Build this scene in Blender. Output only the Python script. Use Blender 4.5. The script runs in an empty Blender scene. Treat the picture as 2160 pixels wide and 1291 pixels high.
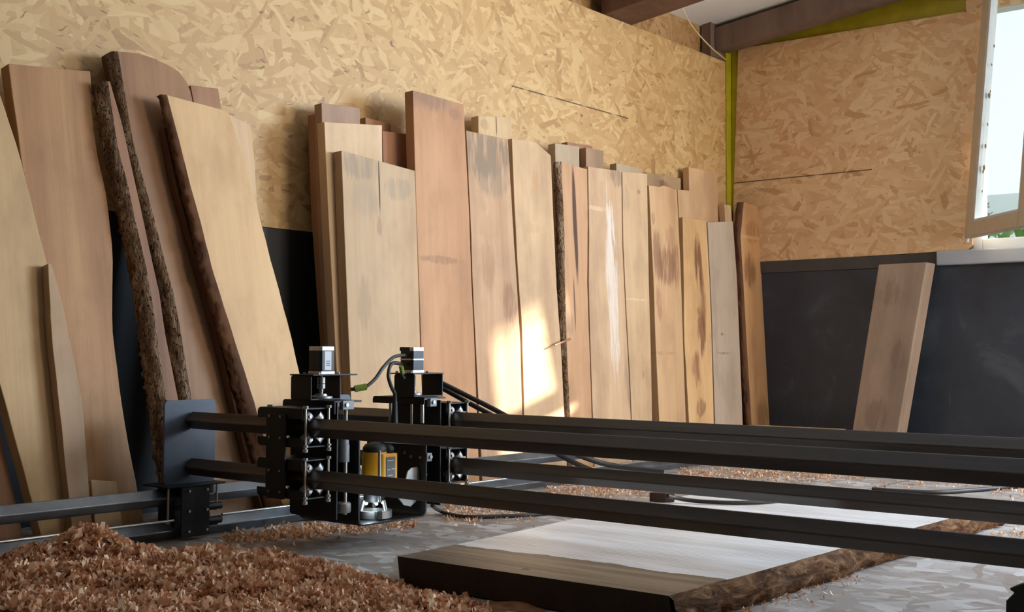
import bpy, bmesh, math, random
import numpy as np
from mathutils import Vector, Matrix

random.seed(7)
rng = np.random.default_rng(7)
scene = bpy.context.scene
COL = scene.collection

# ------------------------------------------------------------------ camera
FPX = 2498.7
YAW, PITCH, ROLL = (math.radians(a) for a in (-39.212, 2.269, .203))
EYE = Vector((0, 0, .58))
_fw = Vector((math.sin(YAW)*math.cos(PITCH), math.cos(YAW)*math.cos(PITCH), math.sin(PITCH)))
_rt = Vector((math.cos(YAW), -math.sin(YAW), 0))
_up = _rt.cross(_fw)
RT = _rt*math.cos(ROLL) + _up*math.sin(ROLL)
UP = -_rt*math.sin(ROLL) + _up*math.cos(ROLL)
cam = bpy.data.cameras.new('camera')
cam.sensor_fit = 'HORIZONTAL'; cam.sensor_width = 36; cam.lens = FPX/2160*36
cam.clip_start = .05; cam.clip_end = 200
camo = bpy.data.objects.new('camera', cam); COL.objects.link(camo)
camo.matrix_world = Matrix(((RT.x, UP.x, -_fw.x, EYE.x), (RT.y, UP.y, -_fw.y, EYE.y),
                            (RT.z, UP.z, -_fw.z, EYE.z), (0, 0, 0, 1)))
scene.camera = camo


def ray(px, py):
    return _fw + RT*((px-1080)/FPX) - UP*((py-645.5)/FPX)


def hit(px, py, n, c):
    """survey of a real plane n.p = c through a measured photo point"""
    d = ray(px, py); n = Vector(n)
    return EYE + d*((c-n.dot(EYE))/n.dot(d))


def on_x(px, py, v): return hit(px, py, (1, 0, 0), v)
def on_y(px, py, v): return hit(px, py, (0, 1, 0), v)
def on_z(px, py, v): return hit(px, py, (0, 0, 1), v)
def at_depth(px, py, d): return EYE + ray(px, py)*d


# ------------------------------------------------------------------ object helpers
def link(o, parent=None):
    COL.objects.link(o)
    if parent: o.parent = parent
    return o


def tag(o, label=None, cat=None, group=None, kind=None):
    if label: o['label'] = label
    if cat: o['category'] = cat
    if group: o['group'] = group
    if kind: o['kind'] = kind
    return o


def empty(name, label, cat, loc=(0, 0, 0), group=None):
    o = bpy.data.objects.new(name, None); o.empty_display_size = .05
    link(o); o.location = loc
    return tag(o, label, cat, group)


def obj(name, bm, mat, parent=None, smooth=None, bevel=0, segs=2):
    """bm is in world coordinates; stored relative to the parent's origin"""
    if parent is not None:
        bmesh.ops.translate(bm, verts=bm.verts, vec=-parent_world(parent))
    bmesh.ops.recalc_face_normals(bm, faces=bm.faces)
    me = bpy.data.meshes.new(name); bm.to_mesh(me); bm.free()
    for m in (mat if isinstance(mat, (list, tuple)) else [mat]): me.materials.append(m)
    o = bpy.data.objects.new(name, me); link(o, parent)
    if smooth is not None:
        for p in me.polygons: p.use_smooth = True
        me.set_sharp_from_angle(angle=math.radians(smooth))
    if bevel:
        b = o.modifiers.new('edge', 'BEVEL'); b.width = bevel; b.segments = segs
        b.limit_method = 'ANGLE'; b.angle_limit = math.radians(50)
    return o


def parent_world(p):
    v = Vector((0, 0, 0))
    while p is not None:
        v += p.location; p = p.parent
    return v


def BM(): return bmesh.new()


def box(bm, x0, x1, y0, y1, z0, z1, mi=0):
    vs = [bm.verts.new((x, y, z)) for z in (z0, z1) for y in (y0, y1) for x in (x0, x1)]
    for f in ((0, 1, 3, 2), (4, 6, 7, 5), (0, 4, 5, 1), (2, 3, 7, 6), (0, 2, 6, 4), (1, 5, 7, 3)):
        bm.faces.new([vs[i] for i in f]).material_index = mi
    return bm


def prism(bm, pts, axis, a, b, mi=0):
    """polygon of 2-D points extruded along axis 0/1/2 from a to b"""
    def P(p, t):
        q = list(p); q.insert(axis, t); return bm.verts.new(q)
    A = [P(p, a) for p in pts]; B = [P(p, b) for p in pts]
    n = len(pts)
    bm.faces.new(A).material_index = mi; bm.faces.new(B[::-1]).material_index = mi
    for i in range(n):
        bm.faces.new((A[i], B[i], B[(i+1) % n], A[(i+1) % n])).material_index = mi
    return bm


def cyl(bm, p0, p1, r, n=16, r1=None, cap=True, mi=0):
    p0, p1 = Vector(p0), Vector(p1); r1 = r if r1 is None else r1
    d = (p1-p0).normalized(); a = d.orthogonal().normalized(); b = d.cross(a)
    A = [bm.verts.new(p0+(a*math.cos(t)+b*math.sin(t))*r) for t in [2*math.pi*i/n for i in range(n)]]
    B = [bm.verts.new(p1+(a*math.cos(t)+b*math.sin(t))*r1) for t in [2*math.pi*i/n for i in range(n)]]
    for i in range(n):
        bm.faces.new((A[i], A[(i+1) % n], B[(i+1) % n], B[i])).material_index = mi
    if cap:
        bm.faces.new(A[::-1]).material_index = mi; bm.faces.new(B).material_index = mi
    return bm


def lathe(bm, c, prof, n=28):
    """profile [(r,z)...] about the vertical axis through c"""
    c = Vector(c); rings = []
    for r, z in prof:
        rings.append([bm.verts.new((c.x+r*math.cos(2*math.pi*i/n), c.y+r*math.sin(2*math.pi*i/n), c.z+z)) for i in range(n)])
    for A, B in zip(rings, rings[1:]):
        for i in range(n): bm.faces.new((A[i], A[(i+1) % n], B[(i+1) % n], B[i]))
    bm.faces.new(rings[0][::-1]); bm.faces.new(rings[-1])
    return bm


def smooth_path(pts, per=8):
    P = [Vector(p) for p in pts]; P = [P[0]*2-P[1]] + P + [P[-1]*2-P[-2]]
    out = []
    for i in range(1, len(P)-2):
        a, b, c, d = P[i-1:i+3]
        for k in range(per):
            t = k/per
            out.append(.5*((2*b)+(c-a)*t+(2*a-5*b+4*c-d)*t*t+(3*b-a-3*c+d)*t**3))
    out.append(P[-2]); return out


def tube(bm, pts, r, n=8, per=8):
    path = smooth_path(pts, per) if per else [Vector(p) for p in pts]
    rings = []; up = Vector((0, 0, 1))
    for i, p in enumerate(path):
        t = (path[min(i+1, len(path)-1)]-path[max(i-1, 0)]).normalized()
        a = t.cross(up)
        a = a.normalized() if a.length > .05 else t.orthogonal().normalized()
        b = t.cross(a)
        rings.append([bm.verts.new(p+(a*math.cos(2*math.pi*k/n)+b*math.sin(2*math.pi*k/n))*r) for k in range(n)])
    for A, B in zip(rings, rings[1:]):
        for i in range(n): bm.faces.new((A[i], A[(i+1) % n], B[(i+1) % n], B[i]))
    bm.faces.new(rings[0][::-1]); bm.faces.new(rings[-1])
    return bm


def rounded(x0, x1, z0, z1, r, corners=(1, 1, 1, 1), n=5):
    """rounded rectangle, corners = bl, br, tr, tl"""
    out = []
    for (cx, cz, a0), on in zip(((x0, z0, 180), (x1, z0, 270), (x1, z1, 0), (x0, z1, 90)), corners):
        if not on: out.append((cx, cz)); continue
        ox = cx + (r if cx == x0 else -r); oz = cz + (r if cz == z0 else -r)
        for k in range(n+1):
            a = math.radians(a0+90*k/n); out.append((ox+r*math.cos(a), oz+r*math.sin(a)))
    return out


# ------------------------------------------------------------------ materials
def s2l(c): return tuple((v/12.92 if v <= .04045 else ((v+.055)/1.055)**2.4) for v in c)


class N:
    def __init__(self, name):
        self.m = bpy.data.materials.new(name); self.m.use_nodes = True
        self.t = self.m.node_tree; self.t.nodes.clear()
        self.out = self.n('ShaderNodeOutputMaterial'); self.b = self.n('ShaderNodeBsdfPrincipled')
        self.l(self.b.outputs[0], self.out.inputs[0])

    def n(self, typ, **kw):
        x = self.t.nodes.new(typ)
        for k, v in kw.items(): setattr(x, k, v)
        return x

    def l(self, a, b): self.t.links.new(a, b)

    def set(self, sock, v):
        if isinstance(v, bpy.types.NodeSocket): self.l(v, sock)
        else: sock.default_value = v

    def math(self, op, a, b=0., c=0., clamp=False):
        x = self.n('ShaderNodeMath', operation=op, use_clamp=clamp)
        self.set(x.inputs[0], a); self.set(x.inputs[1], b); self.set(x.inputs[2], c)
        return x.outputs[0]

    def vmath(self, op, a, b=(0, 0, 0)):
        x = self.n('ShaderNodeVectorMath', operation=op)
        self.set(x.inputs[0], a); self.set(x.inputs[1], b)
        return x.outputs[0]

    def mix(self, f, a, b, blend='MIX'):
        x = self.n('ShaderNodeMix', data_type='RGBA', blend_type=blend)
        self.set(x.inputs[0], f)
        self.set(x.inputs[6], a if not isinstance(a, tuple) else (*a, 1)[:4])
        self.set(x.inputs[7], b if not isinstance(b, tuple) else (*b, 1)[:4])
        return x.outputs[2]

    def noise(self, vec, scale=1., detail=3., rough=.55, dist=0.):
        x = self.n('ShaderNodeTexNoise'); self.l(vec, x.inputs['Vector'])
        x.inputs['Scale'].default_value = scale; x.inputs['Detail'].default_value = detail
        x.inputs['Roughness'].default_value = rough; x.inputs['Distortion'].default_value = dist
        return x.outputs['Fac']

    def ramp(self, f, stops):
        x = self.n('ShaderNodeValToRGB'); self.l(f, x.inputs[0]); e = x.color_ramp.elements
        while len(e) < len(stops): e.new(.5)
        for el, (p, c) in zip(e, stops):
            el.position = p; el.color = (*c, 1) if isinstance(c, tuple) else (c, c, c, 1)
        return x.outputs[0]

    def step(self, v, lo, hi):
        x = self.n('ShaderNodeMapRange', interpolation_type='SMOOTHSTEP')
        self.set(x.inputs[0], v); self.set(x.inputs[1], lo); self.set(x.inputs[2], hi)
        return x.outputs[0]

    def coords(self, kind='Object'):
        return self.n('ShaderNodeTexCoord').outputs[kind]

    def scaled(self, v, s): return self.vmath('MULTIPLY', v, s)

    def bump(self, h, strength, dist=.01):
        x = self.n('ShaderNodeBump'); x.inputs['Strength'].default_value = strength
        x.inputs['Distance'].default_value = dist
        self.l(h, x.inputs['Height']); self.l(x.outputs[0], self.b.inputs['Normal'])

    def fin(self, color, rough=.5, metal=0., spec=.5):
        self.set(self.b.inputs['Base Color'], (*color, 1) if isinstance(color, tuple) and len(color) == 3 else color)
        self.set(self.b.inputs['Roughness'], rough); self.b.inputs['Metallic'].default_value = metal
        self.b.inputs['Specular IOR Level'].default_value = spec
        return self.m


def wood(name, c1, c2, grey=0., greyc=(.42, .38, .33), spalt=0., spaltc=(.2, .09, .045), patches=(), rough=.62, off=0.,
         top_stain=None, contrast=1.):
    """sawn timber: grain runs along local z; patches = (u, w, ru, rw, colour, strength)"""
    c1, c2 = s2l(c1), s2l(c2)
    g = N(name)
    co = g.coords()
    v = g.vmath('ADD', co, (off*3.1, off*1.7, off*.9))
    broad = g.noise(g.scaled(v, (7, 7, .55)), 1, 2, .5, .6)
    rings = g.n('ShaderNodeTexWave', wave_type='BANDS', bands_direction='X', wave_profile='SIN')
    g.l(g.scaled(v, (1, .4, .11)), rings.inputs['Vector'])
    rings.inputs['Scale'].default_value = 7; rings.inputs['Distortion'].default_value = 9
    rings.inputs['Detail'].default_value = 2; rings.inputs['Detail Scale'].default_value = 1.3
    fine = g.noise(g.scaled(v, (160, 160, 3.2)), 1, 3, .6)
    blot = g.noise(g.scaled(v, (6, 6, 3)), 1, 4, .6)
    f = g.math('ADD', g.math('MULTIPLY', broad, .74), g.math('MULTIPLY', rings.outputs['Fac'], .045))
    f = g.math('ADD', f, g.math('MULTIPLY', fine, .2))
    f = g.step(f, .5-.3/contrast, .5+.28/contrast)
    col = g.mix(f, c2, c1)
    col = g.mix(g.math('MULTIPLY', g.step(blot, .42, .72), .38), col, tuple(.6*x for x in c2))
    sx = g.n('ShaderNodeSeparateXYZ'); g.l(co, sx.inputs[0])
    if grey:
        col = g.mix(g.math('MULTIPLY', g.step(g.noise(g.scaled(v, (5, 5, 1.6)), 1, 5, .65), .38, .62), grey), col, s2l(greyc))
    if spalt:
        sp = g.noise(g.scaled(v, (11, 11, 2.1)), 1, 5, .6, 1.2)
        col = g.mix(g.math('MULTIPLY', g.step(sp, .53, .6), spalt), col, s2l(spaltc))
    wob = g.noise(g.scaled(v, (16, 16, 5)), 1, 4, .6); wob2 = g.noise(g.scaled(v, (60, 60, 4)), 1, 4, .65); wob3 = g.noise(g.scaled(v, (30, 30, 4)), 1, 3, .6)
    if top_stain:
        w0, w1, c, s = top_stain
        m = g.step(g.math('ADD', sx.outputs[2], g.math('MULTIPLY', g.math('SUBTRACT', wob, .5), .5)), w0, w1)
        col = g.mix(g.math('MULTIPLY', m, s), col, s2l(c))
    for (u, w, ru, rw, c, s) in patches:
        du = g.math('DIVIDE', g.math('SUBTRACT', sx.outputs[0], u), ru)
        dw = g.math('DIVIDE', g.math('SUBTRACT', sx.outputs[2], w), rw)
        hard = s >= .9
        du = g.math('ADD', du, g.math('MULTIPLY', g.math('SUBTRACT', wob, .5), .6 if hard else 1.1))
        if not hard: dw = g.math('ADD', dw, g.math('MULTIPLY', g.math('SUBTRACT', wob2, .5), 2.0))
        d = g.math('SQRT', g.math('ADD', g.math('MULTIPLY', du, du), g.math('MULTIPLY', dw, dw)))
        m = g.math('MULTIPLY', g.step(d, 1.12, .7), s if hard else g.math('MULTIPLY', g.step(wob3, .3, .55), s))
        col = g.mix(m, col, s2l(c))
    g.bump(fine, .12, .004)
    return g.fin(col, rough, 0, .35)


def bark_mat():
    g = N('bark'); v = g.coords()
    big = g.noise(g.scaled(v, (22, 22, 6)), 1, 6, .65, 1.5)
    crack = g.n('ShaderNodeTexVoronoi', feature='DISTANCE_TO_EDGE')
    g.l(g.vmath('ADD', g.scaled(v, (34, 34, 5)), g.scaled(v, (0, 0, 0))), crack.inputs['Vector'])
    cr = g.step(crack.outputs['Distance'], .0, .07)
    col = g.ramp(big, [(.3, s2l((.38, .27, .18))), (.5, s2l((.58, .45, .33))), (.68, s2l((.76, .65, .54)))])
    col = g.mix(cr, s2l((.16, .1, .06)), col)
    h = g.math('ADD', g.math('MULTIPLY', cr, .6), big)
    g.bump(h, .9, .03)
    return g.fin(col, .85, 0, .2)


def osb(name, plane, cols, seam=None, dark=.6, scale=1., worn=0., wornc=(.6, .58, .55), rough=.55, spec=.35):
    """oriented strand board: overlapping wood strands at many angles; plane picks the two object axes"""
    g = N(name); co = g.coords()
    sx = g.n('ShaderNodeSeparateXYZ'); g.l(co, sx.inputs[0])
    cb = g.n('ShaderNodeCombineXYZ')
    g.l(sx.outputs[plane[0]], cb.inputs[0]); g.l(sx.outputs[plane[1]], cb.inputs[1])
    uv = cb.outputs[0]
    warp = g.n('ShaderNodeTexNoise'); g.l(uv, warp.inputs['Vector']); warp.inputs['Scale'].default_value = 9
    uvw = g.vmath('ADD', uv, g.vmath('MULTIPLY', g.vmath('SUBTRACT', warp.outputs['Color'], (.5, .5, .5)), (.035, .035, 0)))
    cur = None; curc = None
    angs = (8, -24, 41, -58, 74, 18, -8)
    for k, a in enumerate(angs):
        mp = g.n('ShaderNodeMapping', vector_type='POINT'); g.l(uvw, mp.inputs['Vector'])
        mp.inputs['Rotation'].default_value = (0, 0, math.radians(a))
        mp.inputs['Location'].default_value = (k*3.7, k*5.3, 0)
        L = (7.5+1.2*(k % 3))*scale; W = (30+6*(k % 4))*scale
        v = g.scaled(mp.outputs[0], (L, W, 1))
        vo = g.n('ShaderNodeTexVoronoi', voronoi_dimensions='2D'); g.l(v, vo.inputs['Vector'])
        vo.inputs['Scale'].default_value = 1
        cs = g.n('ShaderNodeSeparateColor'); g.l(vo.outputs['Color'], cs.inputs[0])
        if cur is None: cur, curc = cs.outputs[0], cs.outputs[1]
        else:
            gt = g.math('GREATER_THAN', cs.outputs[0], cur)
            mx = g.n('ShaderNodeMix', data_type='FLOAT'); g.l(gt, mx.inputs[0]); g.l(curc, mx.inputs[2]); g.l(cs.outputs[1], mx.inputs[3])
            curc = mx.outputs[0]; cur = g.math('MAXIMUM', cur, cs.outputs[0])
    fine = g.noise(g.scaled(uv, (60, 60, 60)), 1, 3, .6)
    f = g.math('ADD', g.math('MULTIPLY', curc, .86), g.math('MULTIPLY', fine, .16))
    col = g.ramp(f, [(0, s2l(cols[0])), (.16, s2l(cols[1])), (.55, s2l(cols[2])), (1, s2l(cols[3]))])
    # dark slits where strands lift
    sl = g.n('ShaderNodeTexVoronoi', voronoi_dimensions='2D'); g.l(g.scaled(g.vmath('ADD', uvw, g.vmath('MULTIPLY', g.vmath('SUBTRACT', warp.outputs['Color'], (.5, .5, .5)), (.02, .12, 0))), (7*scale, 34*scale, 1)), sl.inputs['Vector'])
    sl.inputs['Scale'].default_value = 1
    slm = g.math('MULTIPLY', g.step(sl.outputs['Distance'], .13, .06), dark)
    cs2 = g.n('ShaderNodeSeparateColor'); g.l(sl.outputs['Color'], cs2.inputs[0])
    slm = g.math('MULTIPLY', slm, g.math('GREATER_THAN', cs2.outputs[0], .8))
    col = g.mix(slm, col, s2l((.3, .18, .08)))
    if worn:
        wm = g.step(g.noise(g.scaled(uv, (1.3, 1.3, 1)), 1, 5, .6), .3, .62)
        col = g.mix(g.math('MULTIPLY', wm, worn), col, s2l(wornc))
    if seam is not None:
        br = g.step(g.noise(g.scaled(uv, (5, .1, 1)), 1, 2), .36, .46)
        sxy = g.n('ShaderNodeSeparateXYZ'); g.l(uv, sxy.inputs[0])
        for (ax, pos, w, lo, hi) in seam:
            d = g.math('ABSOLUTE', g.math('SUBTRACT', sxy.outputs[ax], pos))
            m = g.math('MULTIPLY', g.math('LESS_THAN', d, w), br)
            ot = sxy.outputs[1-ax]
            m = g.math('MULTIPLY', m, g.math('MULTIPLY', g.math('GREATER_THAN', ot, lo), g.math('LESS_THAN', ot, hi)))
            col = g.mix(g.math('MULTIPLY', m, .85), col, s2l((.22, .14, .07)))
    g.bump(cur, .25, .006)
    return g.fin(col, rough, 0, spec)


def plain(name, c, rough=.5, metal=0., spec=.5, var=.0, vscale=20, bump=0., bscale=60):
    g = N(name); c = s2l(c)
    if var or bump:
        v = g.coords()
        n = g.noise(v, vscale, 5, .6)
        col = g.mix(g.math('MULTIPLY', g.step(n, .3, .7), 1.), tuple(x*(1-var) for x in c), tuple(min(1, x*(1+var)) for x in c))
        if bump: g.bump(g.noise(v, bscale, 4, .6), bump, .003)
        return g.fin(col, rough, metal, spec)
    return g.fin(c, rough, metal, spec)


def steel_tube():
    g = N('black_steel_tube'); v = g.coords()
    a = g.noise(g.scaled(v, (1.6, 34, 34)), 1, 5, .6, .8); b = g.noise(g.scaled(v, (9, 60, 60)), 1, 4, .6)
    col = g.ramp(a, [(.3, s2l((.17, .13, .1))), (.55, s2l((.25, .2, .16))), (.75, s2l((.31, .27, .235)))])
    r = g.n('ShaderNodeMapRange'); g.l(a, r.inputs[0]); r.inputs[3].default_value = .24; r.inputs[4].default_value = .5
    g.bump(b, .08, .002)
    return g.fin(col, r.outputs[0], 0, .5)


def film_ply():
    g = N('black_film_panel'); v = g.coords()
    n = g.noise(v, 2.2, 6, .65, .5); d = g.noise(v, 70, 3, .5)
    col = g.ramp(n, [(.35, s2l((.16, .18, .215))), (.55, s2l((.215, .24, .28))), (.8, s2l((.38, .4, .42)))])  # bluish tones put the window's reflection into the panel colour
    vo = g.n('ShaderNodeTexVoronoi'); g.l(v, vo.inputs['Vector']); vo.inputs['Scale'].default_value = 9
    cs = g.n('ShaderNodeSeparateColor'); g.l(vo.outputs['Color'], cs.inputs[0])
    sp = g.math('MULTIPLY', g.step(vo.outputs['Distance'], .05, .025), g.math('GREATER_THAN', cs.outputs[0], .8))
    col = g.mix(sp, col, s2l((.6, .6, .6)))
    st = g.noise(g.scaled(v, (14, 14, 1.4)), 1, 4, .6)
    col = g.mix(g.math('MULTIPLY', g.step(st, .66, .8), .35), col, s2l((.5, .48, .46)))
    r = g.n('ShaderNodeMapRange'); g.l(n, r.inputs[0]); r.inputs[3].default_value = .38; r.inputs[4].default_value = .62
    g.bump(n, .05, .01)
    return g.fin(col, r.outputs[0], 0, .5)


M_OSB_L = osb('osb_wall_left', (1, 2), ((.58, .42, .24), (.7, .545, .35), (.745, .595, .39), (.8, .665, .46)), seam=((1, 1.915, .0035, 4.55, 5.6),))
M_OSB_B = osb('osb_wall_back', (0, 2), ((.7, .52, .35), (.84, .66, .47), (.88, .72, .54), (.92, .79, .62)), seam=((1, 1.68, .0035, -3.72, -2.78),), dark=.25)
M_OSB_F = osb('osb_floor', (0, 1), ((.4, .34, .29), (.52, .46, .41), (.58, .54, .5), (.78, .76, .74)),
              seam=((1, 4.28, .006, -9, 9), (0, -2.05, .004, -9, 9), (0, -.8, .004, -9, 9)), dark=.35, worn=.5, wornc=(.57, .52, .48), rough=.7, spec=.12, scale=.8)
M_FILM = film_ply()
M_RAIL = plain('worn_bare_steel', (.46, .47, .48), .3, .75, .5, var=.25, vscale=7)
M_FILM2 = plain('black_film_panel_dim', (.11, .105, .1), .5, 0, .4, var=.2, vscale=5)  # same panel in a darker colour that carries the left wall's shade
M_FILMEDGE = plain('panel_edge_band', (.27, .255, .25), .55, var=.15, vscale=8)
M_BARK = bark_mat()
M_TUBE = steel_tube()
M_BLACK = plain('black_powder_coat', (.06, .06, .06), .5, 0, .4, var=.12, vscale=30)
M_STEEL = plain('zinc_steel', (.72, .72, .7), .32, 1., .5, var=.08, vscale=60)
M_ALU = plain('cast_aluminium', (.62, .62, .61), .45, .85, .5, var=.08, vscale=40)
M_GREYP = plain('grey_plate', (.46, .47, .47), .5, .3, .5, var=.06, vscale=20)
M_MOTOR = plain('motor_black', (.09, .09, .09), .35, 0, .5)
M_MSILV = plain('motor_silver', (.82, .82, .8), .3, .8, .5)
M_LABEL = plain('printed_label_grey', (.75, .76, .76), .5)
M_INK = plain('label_ink', (.2, .2, .2), .6)
M_YELLOW = plain('yellow_housing', (.87, .62, .12), .4, var=.04)
M_RUBBER = plain('black_rubber', (.075, .075, .075), .6)
M_CABLE = plain('cable_sheath', (.17, .15, .13), .55)
M_GREEN = plain('green_connector', (.45, .55, .16), .5)
M_LED = N('led_light'); M_LED.b.inputs['Emission Color'].default_value = (.75, .92, 1, 1)
M_LED.b.inputs['Emission Strength'].default_value = 9; M_LED = M_LED.fin((.9, .95, 1), .4)
M_BEAM = wood('dark_rafter', (.46, .33, .25), (.34, .23, .17), off=3)
M_BEAM2 = wood('grey_rafter', (.52, .43, .38), (.42, .34, .3), off=5)
M_CEIL = plain('white_ceiling', (.93, .93, .92), .7, var=.03, vscale=3)
M_MEMB = plain('yellow_membrane', (.66, .6, .1), .45, var=.15, vscale=6, bump=.25, bscale=14)
M_WIRE = plain('pale_wire', (.85, .74, .55), .5)
M_SASH = plain('cream_paint', (.76, .7, .6), .45, var=.06, vscale=12)
M_FRAMEW = plain('white_window_frame', (.8, .82, .84), .4)
M_SEAL = plain('window_seal', (.2, .2, .2), .6)
M_SILL = plain('grey_sill_sheet', (.66, .68, .71), .4, var=.06, vscale=5)
M_WHITEWALL = plain('inner_wall_board', (.4, .33, .26), .8, var=.08, vscale=4)
M_DUST = plain('sawdust', (.56, .39, .27), .9, 0, .1, var=.3, vscale=25, bump=.6, bscale=90)
M_GROUND = plain('outside_ground', (.62, .63, .55), .9, 0, .1, var=.2, vscale=2)
M_LEAF = plain('leaf', (.42, .55, .33), .6, 0, .3, var=.3, vscale=3)
M_BARKT = plain('trunk', (.35, .28, .22), .9)
M_ROOF = plain('pale_eave_boards', (.78, .82, .86), .7)
M_RENDER = plain('pale_render', (.8, .82, .82), .85)
M_RUST = plain('brown_putty', (.5, .4, .28), .8)

g = N('window_glass'); tr = g.n('ShaderNodeBsdfTransparent'); gl = g.n('ShaderNodeBsdfGlossy'); gl.inputs['Roughness'].default_value = .02
tr.inputs[0].default_value = (.93, .97, .97, 1)
lw = g.n('ShaderNodeLayerWeight'); mx = g.n('ShaderNodeMixShader')
g.l(g.math('ADD', g.math('MULTIPLY', g.math('POWER', lw.outputs['Facing'], 4.), .5), .02), mx.inputs[0]); g.l(tr.outputs[0], mx.inputs[1]); g.l(gl.outputs[0], mx.inputs[2]); g.l(mx.outputs[0], g.out.inputs[0])
M_GLASS = g.m

# shavings: per-flake tone from a colour attribute
g = N('wood_shaving'); at = g.n('ShaderNodeAttribute', attribute_name='tone')
colr = g.ramp(at.outputs['Fac'], [(0, s2l((.62, .41, .28))), (.45, s2l((.82, .6, .44))), (.8, s2l((.9, .73, .57))), (1, s2l((.96, .84, .7)))])
g.b.inputs['Subsurface Weight'].default_value = 0
M_SHAV = g.fin(colr, .7, 0, .25)
tl = g.n('ShaderNodeBsdfTranslucent'); g.l(colr, tl.inputs[0]); mx = g.n('ShaderNodeMixShader'); mx.inputs[0].default_value = .22
g.l(g.b.outputs[0], mx.inputs[1]); g.l(tl.outputs[0], mx.inputs[2]); g.l(mx.outputs[0], g.out.inputs[0])

# ------------------------------------------------------------------ room shell
XW, YB, ZC = -3.72, 6.795, 2.7
X1, Y0 = 5.5, -2.6


def struct(name, bm, mat, **k):
    o = obj(name, bm, mat, **k); o['kind'] = 'structure'; return o


struct('floor', box(BM(), XW-.2, X1+.2, Y0-.2, YB+.2, -.1, 0), M_OSB_F)
# left wall: strand board, black film panel below
struct('wall_left', box(BM(), XW-.12, XW, Y0-.1, 6.725, 1.076, 2.458), M_OSB_L)
struct('wall_left_dado', box(BM(), XW-.12, XW, Y0-.1, 6.78, 0, 1.073), M_FILM2)
struct('wall_left_sheathing', box(BM(), XW-.32, XW-.22, Y0-.1, YB+.2, 2.2, 3.3), M_BEAM)
struct('wall_left_top', box(BM(), XW-.2, XW-.1, Y0-.1, 6.6, 2.40, 2.9), osb('osb_wall_upper_shaded', (1, 2), ((.48, .33, .19), (.6, .44, .27), (.64, .49, .31), (.7, .56, .38))))  # shade under the roof painted in as browner strand colours
# back wall with a window opening
BX0, BX1 = -.5, 2.4  # second back opening, unseen, added for the blue light
WX0, WX1, WZ0, WZ1 = -2.2, -1.66, 1.2, 2.52
bm = BM()
vs = [(-3.665, 2.548), (-3.70, 1.68), (-3.715, 1.157), (WX0-.035, 1.17), (WX0+.0, 1.2), (WX0+.08, 2.53)]
prism(bm, vs, 1, YB, YB+.1)
box(bm, WX1, BX0, YB, YB+.1, 1.161, 2.55); box(bm, BX1, X1, YB, YB+.1, 1.161, 2.55)
box(bm, WX0-.02, X1, YB, YB+.1, 2.53, 3.6)
struct('wall_back', bm, M_OSB_B)
bm = BM(); box(bm, XW, X1, YB, YB+.12, 0, 1.088)
struct('wall_back_dado', bm, M_FILM)
bm = BM(); box(bm, XW, -2.395, YB-.006, YB+.12, 1.09, 1.163)
struct('trim_1', bm, M_FILMEDGE)
bm = BM()
box(bm, -2.393, X1, YB-.03, YB+.16, 1.088, 1.17)
struct('trim_2', bm, M_SILL, bevel=.008)
# membrane behind the strand board: above it and in the corner gap
bm = BM(); box(bm, XW-.02, X1, YB+.105, YB+.115, 2.6, 3.4)
box(bm, XW-.02, -3.0, YB+.105, YB+.115, 1.1, 2.6)
box(bm, XW-.02, XW+.0, 6.735, YB+.11, 1.0, 2.64)
pts = [(XW+.005, 2.565), (-3.66, 2.555), (-3.675, 2.2), (-3.70, 1.68), (-3.705, 1.5), (XW+.002, 1.5)]
prism(bm, pts, 1, YB+.005, YB+.02)
box(bm, -3.70, WX0-.03, YB+.02, YB+.06, 2.3, 3.4)
struct('wall_back_membrane', bm, M_MEMB)
# window opening frame and sash live in window_1
# unseen right wall; its big door opening is added to let light in; front wall closed
DY0, DY1, DZ1 = 3.4, 6.7, 2.6
bm = BM()
box(bm, X1, X1+.15, Y0, DY0, 0, 3.6); box(bm, X1, X1+.15, DY1, YB, 0, 3.6); box(bm, X1, X1+.15, DY0, DY1, DZ1, 3.6)
struct('wall_right', bm, M_WHITEWALL)
struct('wall_front', box(BM(), XW, X1, Y0-.15, Y0, 0, 3.6), M_WHITEWALL)
struct('wall_light_blocker', box(BM(), 1.3, 1.42, Y0, 3.7, 0, 3.3), M_WHITEWALL)  # unseen wall added to dim the light reaching the left boards
# roof: ceiling sheet rises toward +x
RS = .115


def roofz(x, z0): return z0 + (x-XW)*RS


bm = BM(); prism(bm, [(XW-.3, roofz(XW-.3, 2.69)), (X1+.3, roofz(X1+.3, 2.69)), (X1+.3, roofz(X1+.3, 2.75)), (XW-.3, roofz(XW-.3, 2.75))], 1, Y0-.2, YB+.3)
struct('ceiling', bm, M_CEIL)


def rafter(name, y0, y1, zb, zt, mat, label):
    bm = BM(); xa, xb = XW-.02, X1
    prism(bm, [(xa, roofz(xa, zb)), (xb, roofz(xb, zb)), (xb, roofz(xb, zt)), (xa, roofz(xa, zt))], 1, y0, y1)
    o = obj(name, bm, mat, bevel=.004); return tag(o, label, 'rafter', 'roof rafters', 'structure')


rafter('ceiling_rafter', 5.36, 5.64, 2.46, 2.688, M_BEAM, 'broad dark brown rafter under the white ceiling, ending on the left strand board wall')
rafter('ceiling_rafter', 6.62, 6.765, 2.52, 2.665, M_BEAM2, 'grey brown rafter running along the top of the back wall below the ceiling')
bm = BM(); box(bm, XW-.08, XW-.02, 6.57, 6.9, 2.3, 2.9); struct('trim_4', bm, M_BEAM2)

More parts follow.
